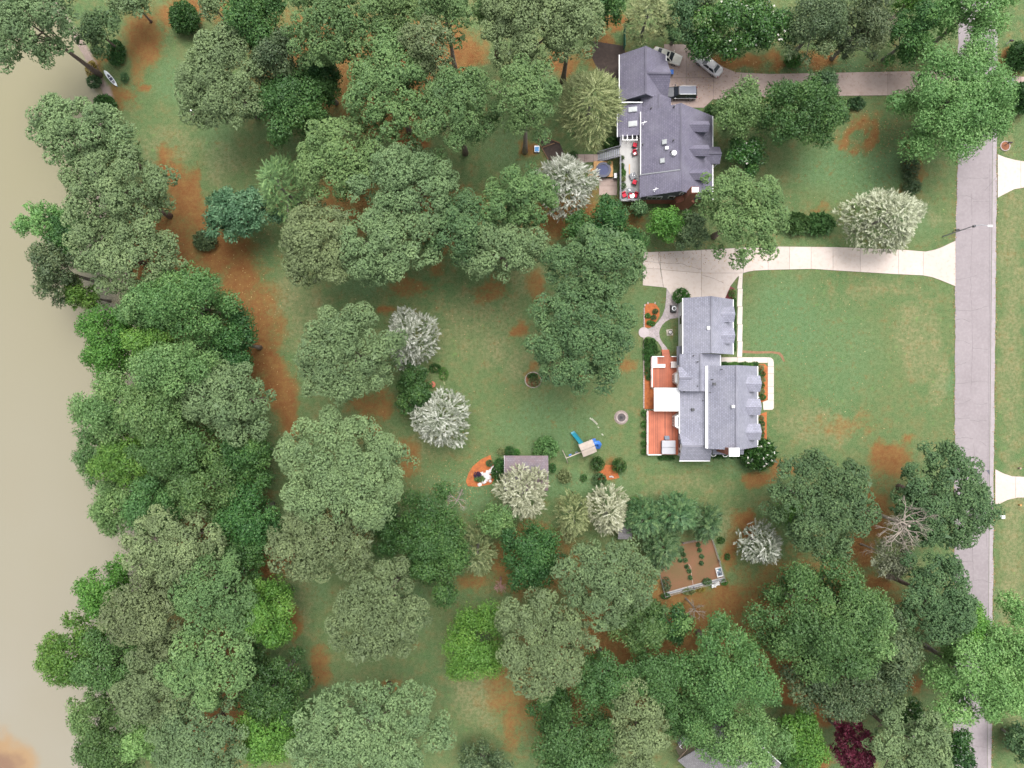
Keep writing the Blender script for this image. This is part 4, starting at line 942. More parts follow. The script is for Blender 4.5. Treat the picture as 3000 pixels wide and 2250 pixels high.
for (px,py,rz,lb) in ((1860.5,424,2.9,'red cushioned chair at the upper end of the pale deck'),(1860,448,.3,'red cushioned chair second from the top, with a white pillow'),(1859.5,533,2.8,'red cushioned chair beside the dark fire table'),(1829,571,.4,'red chair in the lower left corner of the pale deck'),(1846,576,-.1,'coral red chair left at the round table by the deck end'),(1862,572,-.4,'coral red chair right at the round table by the deck end')): armchair(px,py,rz,2.8,lb)
c = P(1860,450,3.35); MB().obox(c, .4,.3,.14, rz=.5).build('pillow', M_white); tag(bpy.data.objects['pillow'], 'white pillow on the second red deck chair', 'pillow')
def table(px, py, w_, l_, z, h, mt, label, rz=0, rnd=False, items=0, name='patio_table'):
    c = P(px,py,z+h); R = empty(name, (c.x,c.y,z), rz, label, 'table')
    if rnd: MB().cyl((0,0), w_/2, h-.05, h, 20).build('tabletop', mt, R, off=(0,0,0)); MB().cyl((0,0), .05, 0, h-.05, 8).build('stem', M_dark, R, off=(0,0,0)); MB().cyl((0,0), .25, 0, .04, 14).build('base', M_dark, R, off=(0,0,0))
    else:
        MB().box(-w_/2,w_/2,-l_/2,l_/2,h-.06,h).build('tabletop', mt, R, off=(0,0,0))
        for sx in (-1,1):
            for sy in (-1,1): MB().box(sx*(w_/2-.08)-.04,sx*(w_/2-.08)+.04,sy*(l_/2-.08)-.04,sy*(l_/2-.08)+.04,0,h-.06).build('leg', M_dark, R, off=(0,0,0))
    rr = random.Random(int(px))
    for i in range(items):
        a, b_ = rr.uniform(-.3,.3)*w_, rr.uniform(-.3,.3)*l_; MB().cyl((a,b_), .07, h, h+.12, 8).build('ornament', [M_white,M_metal,M_dark][i%3], R, off=(0,0,0))
    return R
M_darktop = mat('charcoal_table_top',(0.10,0.105,0.12),.5,.2,4.0)
table(1855,515,1.0,.95,2.8,.5,M_darktop,'dark square fire table beside a red chair', .4, items=4)
table(1849,557,1.15,.7,2.8,.45,M_darktop,'dark low table at the lower end of the pale deck', 0, items=5)
table(1852,573,.8,.8,2.8,.7,M_white,'small white round table between two coral chairs', rnd=True, items=2)
table(1864,436,.55,.55,2.8,.5,M_darktop,'dark side table between the two upper red chairs', .3, items=4)
# planter boxes, pots and things on the deck
def pot(px, py, z, r, h, mt, leaf, label, name='plant_pot'):
    c = P(px,py,z+h); R = empty(name, (c.x,c.y,z), 0, label, 'plant pot', 'pots on the pale deck')
    MB().cyl((0,0), r*.75, 0, h, 14, r).build('pot', mt, R, off=(0,0,0))
    rg = np.random.default_rng(int(px*3+py)); T, ti, _ = ball_crown(rg, r*1.15, r*1.15, r, 1.0, .2, .1); tri_object('foliage', T+np.array([0,0,h+r*.6]), ti, LM[leaf], R)
pot(1822,463,2.8,.28,.4,M_terra,'cedar','terracotta pot with brown grass at the stair head')
pot(1823,485,2.8,.26,.35,M_terra,'teal','terracotta pot below the stair head pot'); pot(1823,493,2.8,.2,.3,M_dark,'box','small dark pot left on the deck edge')
pot(1825,504,2.8,.34,.4,M_wood,'boxl','wooden planter of bright greens, upper one'); pot(1825,512,2.8,.34,.4,M_wood,'boxl','wooden planter of bright greens, middle one'); pot(1825,526,2.8,.32,.4,M_wood,'olive','wooden planter of bright greens, lower one')
pot(1825,546,2.8,.4,.5,M_dark,'cedar','big dark round pot near the deck end')
o = MB().obox(P(1844,497,2.84), .14,1.7,.08).build('wooden_bench_board', M_yellowwood); tag(o, 'long thin honey coloured board lying on the pale deck', 'board')
# round tub with honey wood surround
tR = deck('tub_platform', 13.2,16.4,33.5,36.05,.75,.14,M_yellowwood,'square honey wood platform around the round blue tub',M_yellowwood)
for i in range(3): MB().box(12.35+.28*i,12.62+.28*i,33.7,34.9,0,.2+.2*i).build('step', M_yellowwood, tR)
c = P(1767.5,498,.95); tu = wroot('round_tub', (c.x,c.y,.75), 'round blue tub with a navy rim on the honey wood platform', 'hot tub')
MB().cyl((c.x,c.y), 1.18, .75, 1.05, 32).build('tub_wall', M_tub, tu); MB().ring((c.x,c.y), .86, 1.22, 1.05, 1.16, 32).build('rim', M_tub, tu, smooth=False); MB().cyl((c.x,c.y), .85, 1.05, 1.075, 32).build('water', M_tubwater, tu)
pot(1785,477,0.75,.22,.35,M_dark,'olive','small dark pot in the upper corner of the tub platform')
o = wroot('grill', (16.75,33.6,0), 'small metal grill between the tub platform and the deck', 'grill'); MB().box(16.45,17.0,33.2,34.1,.6,.95).build('lid', M_metal, o, bevel=.08)
for x,y in ((16.5,33.3),(16.95,33.3),(16.5,34.0),(16.95,34.0)): MB().box(x-.03,x+.03,y-.03,y+.03,0,.6).build('leg', M_dark, o)

# ---- house at the bottom edge, turned about 42 degrees
c3 = P(2114,2084,3.6)
R3 = empty('house', (c3.x,c3.y,0), math.radians(-41.7), 'turned house with a brown-grey roof at the bottom edge, half under trees', 'house')
def roof_l(pts): o = MB().slab(pts, .2).build('roof_slope', M_shC, R3, off=(0,0,0)); slope_uv(o)
roof_l([(0,0,3.6),(12.5,0,3.6),(12.5,-5.2,6.2),(0,-5.2,6.2)]); roof_l([(0,-10.4,3.6),(12.5,-10.4,3.6),(12.5,-5.2,6.2),(0,-5.2,6.2)])
MB().bar((0.02,-5.2,6.23),(12.48,-5.2,6.23),.28,.07).build('ridge_cap', M_shC, R3, off=(0,0,0))
prof = [(-.4,0),(-10,0),(-10,3.55),(-5.2,5.95),(-.4,3.55)]; n = 5
MB().add([(.35,y,z) for y,z in prof]+[(12.1,y,z) for y,z in prof], [tuple(range(n)),tuple(range(n,2*n))[::-1]]+[((k+1)%n,k,n+k,n+(k+1)%n) for k in range(n)]).build('wall', mat('tan_siding',(0.40,0.33,0.27),.7,.1), R3, off=(0,0,0))
MB().box(-.05,.07,-10.4,0,3.35,3.5).build('bargeboard', M_wood, R3, off=(0,0,0)); MB().box(0,12.5,.0,.13,3.42,3.58).build('gutter', M_white, R3, off=(0,0,0))
MB().box(8.6,8.75,-3.6,-.6,4.55,4.75).build('flashing', M_white, R3, off=(0,0,0))
MB().box(7.0,7.5,-1.9,-1.4,4.0,5.0).build('roof_vent', M_white, R3, off=(0,0,0))
o = empty('porch', R3.matrix_world @ Vector((0,0,0)), 0, 'small white railed porch beside the turned bottom house', 'porch')
cp = P(2018,2190,1.6); o.location = (cp.x,cp.y,0); o.rotation_euler = (0,0,math.radians(-41.7))
MB().box(-1.3,1.0,-.9,.9,0,.8).build('porch_floor', M_greywood, o, off=(0,0,0))
for a,b_ in (((-1.25,-.85,1.7),(-1.25,.85,1.7)),((-1.25,.85,1.7),(.95,.85,1.7)),((-1.25,-.85,1.7),(.95,-.85,1.7))): MB().bar(a,b_,.1,.07).build('handrail', M_white, o, off=(0,0,0))
for x,y in ((-1.25,-.85),(-1.25,.85),(.95,.85),(.95,-.85),(-.1,.85),(-.1,-.85)): MB().box(x-.05,x+.05,y-.05,y+.05,.8,1.7).build('rail_post', M_white, o, off=(0,0,0))
# ------------------------------------------------------------------ cars
def quad_on(p, i0, i1, j0, j1, off):
    """inset quad on a 4-corner panel p (a,b,c,d), pushed out by off"""
    a,b_,c,d = [Vector(q_) for q_ in p]
    f = lambda u,v: a.lerp(b_,u).lerp(d.lerp(c,u),v)
    n_ = (b_-a).cross(d-a).normalized()
    return [f(i0,j0)+n_*off, f(i1,j0)+n_*off, f(i1,j1)+n_*off, f(i0,j1)+n_*off]
def car(px, py, zref, heading, paint, label, suv=False, sunroof=False, name='parked_car'):
    c = P(px, py, zref); R = empty(name, (c.x,c.y,.06), heading, label, 'car', 'parked cars'); O0 = (0,0,0)
    if suv: st = [(2.42,.66,.82),(2.30,.86,.98),(1.9,.95,1.06),(1.3,.97,1.12),(0,.98,1.12),(-1.6,.98,1.13),(-2.25,.95,1.12),(-2.42,.84,1.0)]; cab = (1.40,-2.36,.88,.72,-2.12,.68,1.82,1.08)
    else:   st = [(2.38,.60,.66),(2.28,.80,.74),(1.9,.88,.82),(1.1,.90,.93),(0,.91,.95),(-1.2,.91,.95),(-2.0,.88,.95),(-2.28,.80,.90),(-2.38,.62,.80)]; cab = (1.05,-1.72,.83,.30,-1.05,.60,1.44,.90)
    secs = []
    for (x,hw,zt) in st: secs.append([(x,-hw*.92,.24),(x,-hw,.45),(x,-hw,zt*.78),(x,-hw*.90,zt),(x,-hw*.45,zt+.03),(x,hw*.45,zt+.03),(x,hw*.90,zt),(x,hw,zt*.78),(x,hw,.45),(x,hw*.92,.24)])
    m = len(secs[0]); vs = [q_ for s in secs for q_ in s]; fs = []
    for i in range(len(secs)-1):
        for k in range(m): fs.append((i*m+k, i*m+(k+1)%m, (i+1)*m+(k+1)%m, (i+1)*m+k))
    fs += [tuple(range(m))[::-1], tuple((len(secs)-1)*m+k for k in range(m))]
    body = MB().add(vs, fs).build('body', paint, R, off=O0, smooth=True)
    body.data.polygons.foreach_set('use_smooth', [True]*len(body.data.polygons))
    xf, xb, hb, tf, tb_, ht, zt, zb = cab
    B = [(xf,-hb,zb),(xf,hb,zb),(xb,hb,zb),(xb,-hb,zb)]; Tp = [(tf,-ht,zt),(tf,ht,zt),(tb_,ht,zt),(tb_,-ht,zt)]
    cb = MB().add(B+Tp, [(0,1,5,4),(1,2,6,5),(2,3,7,6),(3,0,4,7),(4,5,6,7)]).build('cabin', paint, R, off=O0, bevel=.05)
    g_ = MB(); g_.add(quad_on((B[0],B[1],Tp[1],Tp[0]), .06,.94,.04,.93,.02), [(0,1,2,3)]); g_.build('windshield', M_glass, R, off=O0)
    g_ = MB(); g_.add(quad_on((B[2],B[3],Tp[3],Tp[2]), .08,.92,.10,.90,.02), [(0,1,2,3)]); g_.build('rear_window', M_glass, R, off=O0)
    for s in ((B[1],B[2],Tp[2],Tp[1]),(B[3],B[0],Tp[0],Tp[3])):
        for (u0,u1) in ((.06,.48),(.52,.94)): g_ = MB(); g_.add(quad_on(s,u0,u1,.12,.86,.015), [(0,1,2,3)]); g_.build('side_window', M_glass, R, off=O0)
    if sunroof: MB().box(tf-.50,tf-.12,-.36,.36,zt-.02,zt+.012).build('sunroof', M_glass, R, off=O0)
    if suv:
        for s in (-1,1): MB().bar((tf-.2,s*(ht-.03),zt+.05),(tb_+.1,s*(ht-.03),zt+.05),.05,.05).build('roof_rail', M_metal, R, off=O0)
        for s in (-1,1): MB().bar((1.3,s*.985,.98),(-2.2,s*.985,1.0),.02,.05).build('chrome_trim', M_metal, R, off=O0)
    for x in ((1.45,-1.5) if suv else (1.42,-1.38)):
        for s in (-1,1):
            hw = .97 if suv else .9; r_ = .37 if suv else .32
            wh = MB().tube([(x,s*(hw-.24),r_),(x,s*(hw+.005),r_)], r_, 18).build('wheel', M_rubber, R, off=O0)
            MB().tube([(x,s*(hw-.02),r_),(x,s*(hw+.018),r_)], r_*.62, 14).build('rim', M_metal, wh, off=O0)
    for s in (-1,1):
        hw = .97 if suv else .9; zl = .85 if suv else .64
        MB().obox((st[1][0]-.02,s*hw*.70,zl), .2,.36,.15, rz=-s*.35).build('headlight', mat('headlight_glass',(0.6,0.62,0.65),.15,.1), R, off=O0)
        MB().obox((-2.36 if suv else -2.3,s*hw*.74,zl+.12), .14,.34,.16, rz=s*.3).build('taillight', mat('tail_lamp_red',(0.28,0.015,0.015),.25,.2), R, off=O0)
        MB().obox((xf-.25,s*(hw+.10),zb+.12), .16,.2,.13).build('mirror', paint, R, off=O0)
    MB().box(2.28,2.44,-.62,.62,.32,.52).build('front_bumper', M_black if suv else paint, R, off=O0, bevel=.03); MB().box(-2.45,-2.28,-.62,.62,.34,.56).build('rear_bumper', M_black if suv else paint, R, off=O0, bevel=.03)
    return R
M_beige = mat('beige_car_paint', (0.74,0.71,0.63), .35, .05, coat=.6); M_silver = mat('silver_car_paint', (0.70,0.68,0.69), .35, .05, metal=.1, coat=.6); M_blackp = mat('black_car_paint', (0.012,0.014,0.02), .4, .1, coat=.3)
M_suvroof = mat('grey_blue_suv_roof', (0.10,0.108,0.15), .5, .08)
car(1955,163,.9,math.radians(-19),M_beige,'beige sedan with a sunroof parked against the garage', sunroof=True)
car(2078,188,.9,math.radians(142),M_silver,'silver car half hidden under the wide magnolia')
R = car(1998,271,1.0,math.pi,M_blackp,'black sport utility vehicle facing the garage', suv=True)
MB().box(-2.05,.62,-.62,.62,1.815,1.835).build('roof_panel', M_suvroof, R, off=(0,0,0), bevel=.02)
MB().obox((1.85,0,1.12), .9,1.5,.03, ry=.09).build('hood_panel', mat('dark_grey_hood',(0.05,0.055,0.07),.5,.1), R, off=(0,0,0), bevel=.01)

# ------------------------------------------------------------------ shed under the cream cedar
sh = wroot('garden_shed', (X(1542),Y(1372),0), 'shed with a weathered purple-grey roof half under the cream cedar', 'shed')
zr_, ze_ = 3.6, 2.5; x0, x1 = X(1478,ze_), X(1606,ze_); y1 = Y(1335,ze_); y0 = y1-5.6; ym = (y0+y1)/2
M_shed = shingle_mat('mauve_grey_shed_roof', (0.19,0.165,0.19), (0.24,0.13,0.12), grime=.6)
gable_x(sh, x0, x1, y0, ym, y1, ze_, zr_, M_wood, M_shed)
MB().box(x0-.07,x0,y0,y1,ze_-.2,ze_-.02).build('trim', M_white, sh)
MB().box(x0+1.2,x0+2.4,y1-.32,y1-.27,0,2.0).build('door', M_greywood, sh)

s2 = wroot('garden_shed', (X(1832),Y(1560),0), 'small grey roofed hut between the pale feathery tree and the cypresses', 'shed')
cx, cy = X(1832,2.6), Y(1556,2.6)
gable_x(s2, cx-1.1, cx+1.1, cy-1.4, cy, cy+1.4, 2.1, 2.7, M_wood, M_shC)
MB().box(cx-1.1,cx+1.1,cy+1.4,cy+1.5,1.94,2.08).build('trim', M_white, s2)
# ------------------------------------------------------------------ swing set
sw = empty('swing_set', P(1716,1308,0), math.radians(22), 'wooden swing set with teal slide, blue tube slide and swing beam', 'swing set'); O0 = (0,0,0)
for x in (-.95,.95):
    for y in (-.8,.8): MB().box(x-.06,x+.06,y-.06,y+.06,-.05,2.9).build('post', M_playwood, sw, off=O0)
for i in range(11): MB().box(-.98+.18*i,-.98+.18*i+.165,-.85,.85,1.45,1.5).build('platform_board', M_playwood, sw, off=O0)
for s in (-1,1):
    for i in range(6):
        y = s*(.08+.17*i); z = 3.5-.115*i; MB().obox((0,y+s*.04,z), 2.35,.165,.03, rx=-s*.6).build('roof_board', M_playwood, sw, off=O0)
for x in (-.95,.95): MB().add([(x,-.85,2.9),(x,.85,2.9),(x,0,3.45)], [(0,1,2)]).build('gable_board', M_wood, sw, off=O0)
MB().box(-.9,.9,-1.35,-.86,.9,.96).build('side_bench', M_playwood, sw, off=O0)
for i in range(4): MB().box(-.35,.35,-1.05-.1*i,-.95-.1*i,1.1-.3*i,1.15-.3*i).build('ladder_rung', M_playwood, sw, off=O0)
# straight teal slide
sl = [(-.55,.85,1.5),(-.7,1.5,1.15),(-.9,2.2,.65),(-1.08,2.8,.28),(-1.15,3.05,.22)]
mbs = MB(); vs = []
for (x,y,z) in sl: vs += [(x-.3,y-.05,z+.18),(x-.26,y-.04,z),(x+.26,y+.04,z),(x+.3,y+.05,z+.18)]
mbs.add(vs, [(4*i+k,4*i+k+1,4*i+5+k,4*i+4+k) for i in range(len(sl)-1) for k in range(3)]); o = mbs.build('slide', M_teal, sw, off=O0); o.modifiers.new('thick','SOLIDIFY').thickness = .05
# curled blue tube slide
pth = [(1.0,.15,1.9),(1.5,.2,1.85),(1.95,.05,1.65),(2.1,-.35,1.4),(1.85,-.7,1.1),(1.45,-.65,.8),(1.35,-.2,.55),(1.5,.3,.42),(1.6,.75,.38)]
MB().tube(pth, .36, 12).build('tube_slide', M_blue, sw, off=O0, smooth=True)
# swing beam and A-frame
MB().bar((-.95,-.25,2.45),(-3.75,-.25,2.45),.11,.14).build('swing_beam', M_playwood, sw, off=O0)
for s in (-1,1): MB().bar((-3.7,-.25,2.5),(-3.75,-.25+s*1.15,-.03),.11,.11).build('a_frame_leg', M_playwood, sw, off=O0)
MB().bar((-3.72,-.8,1.1),(-3.72,.3,1.1),.09,.09).build('a_frame_brace', M_playwood, sw, off=O0)
for i,(x,cm) in enumerate(((-1.8,M_stepgrey),(-2.9,M_blue))):
    st_ = MB().obox((x,-.25,.55), .46,.2,.05).build('swing_seat', cm, sw, off=O0)
    for s in (-1,1): MB().tube([(x+s*.2,-.25,.57),(x+s*.2,-.25,2.42)], .018, 5).build('chain', M_metal, st_, off=O0)

# ------------------------------------------------------------------ fire pit
c = P(1820,1223); fp = wroot('fire_pit', (c.x,c.y,0), 'round stone fire pit on the back lawn', 'fire pit')
MB().cyl((c.x,c.y), 1.15, -.04, .03, 28).build('gravel_base', mat('pinkish_gravel',(0.30,0.24,0.22),.95,.3,4.0), fp)
for i in range(16):
    a = 2*math.pi*i/16; MB().obox((c.x+.78*math.cos(a),c.y+.78*math.sin(a),.17), .24,.285,.32, rz=a).build('stone', M_stone, fp, bevel=.02)
MB().cyl((c.x,c.y), .655, .02, .12, 24).build('ash', M_ash, fp)
for i,a in enumerate((.3,1.2,2.3)): MB().tube([(c.x-.35*math.cos(a),c.y-.35*math.sin(a),.16),(c.x+.35*math.cos(a),c.y+.35*math.sin(a),.22)], .06, 6).build('charred_log', M_dark, fp)
for i,(a,b_,s) in enumerate(((1731,1227,.34),(1737,1230,.42),(1742,1235,.46),(1747,1240,.40),(1753,1252,.22),(1765,1273,.28))):
    o = MB().obox(P(a,b_,.03), s*1.3,s*.6,.08, rz=-.75).build('stepping_stone', mat('pale_limestone',(0.46,0.45,0.36),.9,.15)); tag(o, ['first','second','third','fourth','fifth','last'][i]+' pale stone from the top left in the short row above the tube slide', 'stone', 'pale stones on the back lawn')
# small round flower bed edging
c = P(1562,1113); fb = wroot('flower_bed_edging', (c.x,c.y,0), 'ring of edging stones round the small flower bed', 'edging')
for i in range(30):
    a = 2*math.pi*i/30; MB().obox((c.x+1.3*math.cos(a),c.y+1.25*math.sin(a),.02), .14,.24,.12, rz=a).build('stone', M_stone, fb)
# ------------------------------------------------------------------ kayak
c = P(324,229.5,.3); ky = empty('kayak', (c.x,c.y,0.02), math.atan2(-44,36.5), 'white and pale teal kayak lying by the leaning trunk', 'kayak')
xs = [-1.62,-1.45,-1.0,-.4,.2,.8,1.25,1.5,1.62]; hw = [.03,.13,.27,.35,.36,.33,.26,.16,.10]
def khull(zb, zt, f):
    mbk = MB(); vs = []
    for x,h_ in zip(xs,hw): vs += [(-x*1.0,-h_*f,zt),(-x,-h_*f*.6,zb),(-x,h_*f*.6,zb),(-x,h_*f,zt)]
    return mbk, vs
mbk, vs = khull(0,.28,1.0); n = len(xs)
mbk.add(vs, [(4*i+k,4*i+k+1,4*i+5+k,4*i+4+k) for i in range(n-1) for k in range(3)] + [(0,1,2,3)[::-1], tuple(4*(n-1)+k for k in range(4))]); 
mbk.build('hull', mat('pale_teal_gelcoat',(0.30,0.52,0.55),.35,.08), ky, off=O0)
deckp = MB(); vs = []
for x,h_ in zip(xs,hw): vs += [(-x,-h_,.282),(-x,0,.33),(-x,h_,.282)]
deckp.add(vs, [(3*i+k,3*i+k+1,3*i+4+k,3*i+3+k) for i in range(n-1) for k in range(2)]); dk = deckp.build('deck', mat('white_gelcoat',(0.66,0.70,0.71),.35,.05), ky, off=O0)
def pad(x0_,x1_,w0,w1,mt,nm): MB().add([(x0_,-w0,.345),(x0_,w0,.345),(x1_,w1,.345),(x1_,-w1,.345)], [(3,2,1,0)]).build(nm, mt, ky, off=O0)
M_cock = mat('dark_cockpit',(0.05,0.055,0.10),.6,.3,5.0)
pad(-.80,-.22,.08,.23,M_cock,'cockpit'); pad(-.12,.42,.25,.25,M_cock,'cockpit'); pad(.55,1.05,.22,.17,mat('grey_hatch',(0.25,0.24,0.28),.6,.2),'seat')
for x in (-.17,.48): MB().tube([(x,-.27,.34),(x+.08,0,.40),(x,.27,.34)], .035, 6).build('thwart', M_white, ky, off=O0)
# ------------------------------------------------------------------ street lamp and post boxes
b0 = P(2762,693); t0 = P(2850,663,7.4)
sl_ = wroot('street_lamp', (b0.x,b0.y,0), 'tall slim street lamp reaching over the road', 'street lamp')
MB().tube([(b0.x,b0.y,-.05),(b0.x,b0.y,3.5),(b0.x+.06,b0.y+.02,7.6)], [.09,.08,.06], 8).build('pole', M_greywood, sl_)
e0 = P(2897,662,8.0)
MB().tube([(b0.x+.06,b0.y,7.3),(b0.x+1.0,b0.y+.1,7.85),(e0.x,e0.y,8.0)], [.05,.05,.04], 6).build('arm', M_metal, sl_)
MB().obox((e0.x+.2,e0.y,8.0), .75,.3,.14).build('lamp_head', M_white, sl_, bevel=.05); MB().obox((b0.x+.2,b0.y,7.3), .3,.3,.4).build('bracket', M_dark, sl_)
def mailbox(px, py, rz, label, mt, post):
    c = P(px,py); R = empty('mailbox', (c.x,c.y,0), rz, label, 'mailbox', 'mailboxes along the road')
    MB().box(-.05,.05,-.05,.05,-.05,1.1).build('post', post, R, off=O0); MB().bar((-.3,0,1.0),(.25,0,1.0),.08,.08).build('arm', post, R, off=O0)
    v = []; 
    for x in (-.32,.26):
        for k in range(7): a = math.pi*k/6; v.append((x,.13*math.cos(a),1.18+.12*math.sin(a)))
        v += [(x,-.13,1.05),(x,.13,1.05)]
    MB().add(v, [tuple(range(9))[::-1],tuple(range(9,18))]+[(k,(k+1)%9,9+(k+1)%9,9+k) for k in range(9)]).build('box', mt, R, off=O0)
    MB().box(.0,.06,.13,.16,1.15,1.36).build('flag', M_red, R, off=O0)
mailbox(2792,678,math.pi*.05,'black mailbox beside the street lamp',M_black,M_wood)
mailbox(2948,129,math.pi,'black mailbox on a white post right of the road near the top',M_black,M_white)
mailbox(2944,425,math.pi,'mailbox inside a small stone ring beyond the road',M_black,M_wood)
c = P(2944,428); rg = wroot('stone_ring', (c.x,c.y,0), 'small ring of pink stones round a mailbox', 'edging')
for i in range(14): a = 2*math.pi*i/14; MB().obox((c.x+.75*math.cos(a),c.y+.75*math.sin(a),.05), .16,.3,.16, rz=a).build('stone', M_stone, rg)
MB().cyl((c.x,c.y), .66, -.02, .05, 20).build('mulch', M_mulch2, rg)
# sign-like white and blue board in the far drive mouth
c = P(2961,240); o = wroot('utility_cover', (c.x,c.y,0), 'pale blue and white metal cover at the far drive mouth', 'cover')
MB().box(c.x-.45,c.x+.45,c.y-.6,c.y+.6,.05,.10).build('plate', mat('pale_blue_steel',(0.36,0.42,0.50),.5,.1), o); MB().box(c.x-.62,c.x-.5,c.y-.7,c.y+.6,.05,.18).build('edge_bar', M_white, o)
for (px,py,nm,lb,ct,mt,s) in ((2937,1515,'utility_box','low white utility box beyond the road near the road pine','utility box',M_white,(.75,.45,.4)),(2990,1372,'path_light','small brown path light above the lower far drive','light',M_wood,(.22,.22,.5)),(2991,1480,'path_light','small path light below the lower far drive','light',M_yellowwood,(.2,.2,.5)),(1573,436,'cooler_box','blue box with white rim beside the bent pine trunk','box',M_blue,(.75,.95,.5))):
    c = P(px,py,s[2]); o = wroot(nm, (c.x,c.y,0), lb, ct)
    MB().box(c.x-s[0]/2,c.x+s[0]/2,c.y-s[1]/2,c.y+s[1]/2,-.02,s[2]).build('body', mt, o, bevel=.03)
    if nm == 'cooler_box': MB().box(c.x-s[0]/2-.04,c.x+s[0]/2+.04,c.y-s[1]/2-.04,c.y+s[1]/2+.04,s[2]-.06,s[2]+.01).build('rim', M_white, o); MB().box(c.x-s[0]/2+.05,c.x+s[0]/2-.05,c.y-s[1]/2+.05,c.y+s[1]/2-.18,s[2]+.012,s[2]+.06).build('lid', mat('bright_blue_lid',(0.03,0.24,0.55),.4,.1), o)
    else: MB().box(c.x-s[0]/2-.03,c.x+s[0]/2+.03,c.y-s[1]/2-.03,c.y+s[1]/2+.03,s[2]+.002,s[2]+.05).build('lid', mt, o)
# ------------------------------------------------------------------ things behind the garage
c = P(1961.6,974); o = empty('garden_urn', (c.x,c.y,0), .12, 'dark urn standing on a square beige slab', 'urn')
MB().box(-.5,.5,-.5,.5,-.03,.08).build('slab', mat('beige_slab',(0.46,0.41,0.34),.8,.1), o, off=O0); MB().tube([(0,0,.08),(0,0,.2),(0,0,.45),(0,0,.6),(0,0,.62)], [.16,.10,.28,.36,.30], 18, cap=False).build('bowl', M_black, o, off=O0); MB().cyl((0,0), .27, .3, .52, 16).build('filling', mat('pale_gravel_fill',(0.42,0.38,0.36),.9,.2), o, off=O0)
for s in (0,1,2,3): a = s*math.pi/2+.5; MB().obox((.12*math.cos(a),.12*math.sin(a),.54), .2,.2,.06, rz=a).build('pebble', M_whitestone, o, off=O0)
c = P(1975,903.5,.8); o = wroot('air_conditioner', (c.x,c.y,0), 'dark square air conditioner at the garage west wall', 'air conditioner')
MB().box(c.x-.42,c.x+.42,c.y-.55,c.y+.55,.05,.8).build('casing', M_dark, o, bevel=.04); MB().ring((c.x,c.y), .26, .36, .8, .83, 20).build('fan_grille', M_metal, o); MB().box(c.x-.5,c.x+.5,c.y-.62,c.y+.62,-.03,.05).build('pad', M_stone, o)
# stone edging along the beds behind the house
ed = wroot('bed_edging', (X(1887),Y(1080),0), 'line of pale edging stones along the beds behind the decks', 'edging'); rr = random.Random(3)
pts = [(1919,888),(1898,888),(1889,894),(1887,905)] + [(1887,y) for y in range(912,962,7)] + [(1886,y) for y in range(990,1200,7)] + [(1890,1202),(1897,1203),(1904,1203)]
for (a,b_) in pts: MB().obox((X(a),Y(b_),.06), .2,.34,.16, rz=rr.uniform(-.2,.2)).build('stone', M_stone, ed)
# low lawn edging of the island bed
ed = wroot('bed_edging', (X(1283),Y(1090),0), 'thin pale edging line of the island bed by the silver cedars', 'edging')
for i in range(13):
    f = i/12; a = 1270+32*f+6*math.sin(f*3.1); b_ = 1070+55*f; MB().obox((X(a),Y(b_),.05), .16,.30,.14, rz=.9).build('stone', mat('lichened_stone',(0.30,0.32,0.16),.9,.2), ed)
o = MB().cyl((X(1268),Y(1126)), .42, -.02, .5, 14, .5).build('terracotta_pot', M_terra); tag(o, 'terracotta pot at the edge of the holly', 'pot')
# white rocks in the orange bed
rr = random.Random(9)
for i,(a,b_,s) in enumerate(((1446,1371,.9),(1440,1380,1.0),(1450,1382,.8),(1430,1384,.9),(1421,1392,.9),(1430,1398,1.0),(1424,1404,.8),(1412,1388,.7),(1418,1410,.8),(1406,1419,.7),(1436,1409,.5))):
    mbk = bmesh.new(); bmesh.ops.create_icosphere(mbk, subdivisions=2, radius=.5*s)
    for v in mbk.verts: v.co *= rr.uniform(.8,1.15); v.co.z *= .45
    me_ = bpy.data.meshes.new('white_rock'); mbk.to_mesh(me_); mbk.free(); o = link_mesh('white_rock', me_, M_whitestone); o.location = P(a,b_) + Vector((0,0,.1)); o.rotation_euler = (0,0,rr.uniform(0,6))
    tag(o, ['topmost','second highest','right upper','upper left','left middle','central','lower middle','leftmost upper','lower left','lowest left','small rightmost low'][i]+' flat white rock in the orange mulch bed left of the shed', 'rock', 'white rocks in the orange bed')
# timber frame of the dark bed near the blue box
tf_ = wroot('timber_edging', (X(1600),Y(440),0), 'old timber edging round the dark bed beside the blue box', 'edging')
for (a,b_) in (((1575,402),(1586,432)),((1586,432),(1606,468)),((1586,434),(1625,420)),((1588,398),(1640,420))): MB().bar((X(a[0]),Y(a[1]),.08),(X(b_[0]),Y(b_[1]),.08),.16,.2).build('timber', M_timber, tf_)
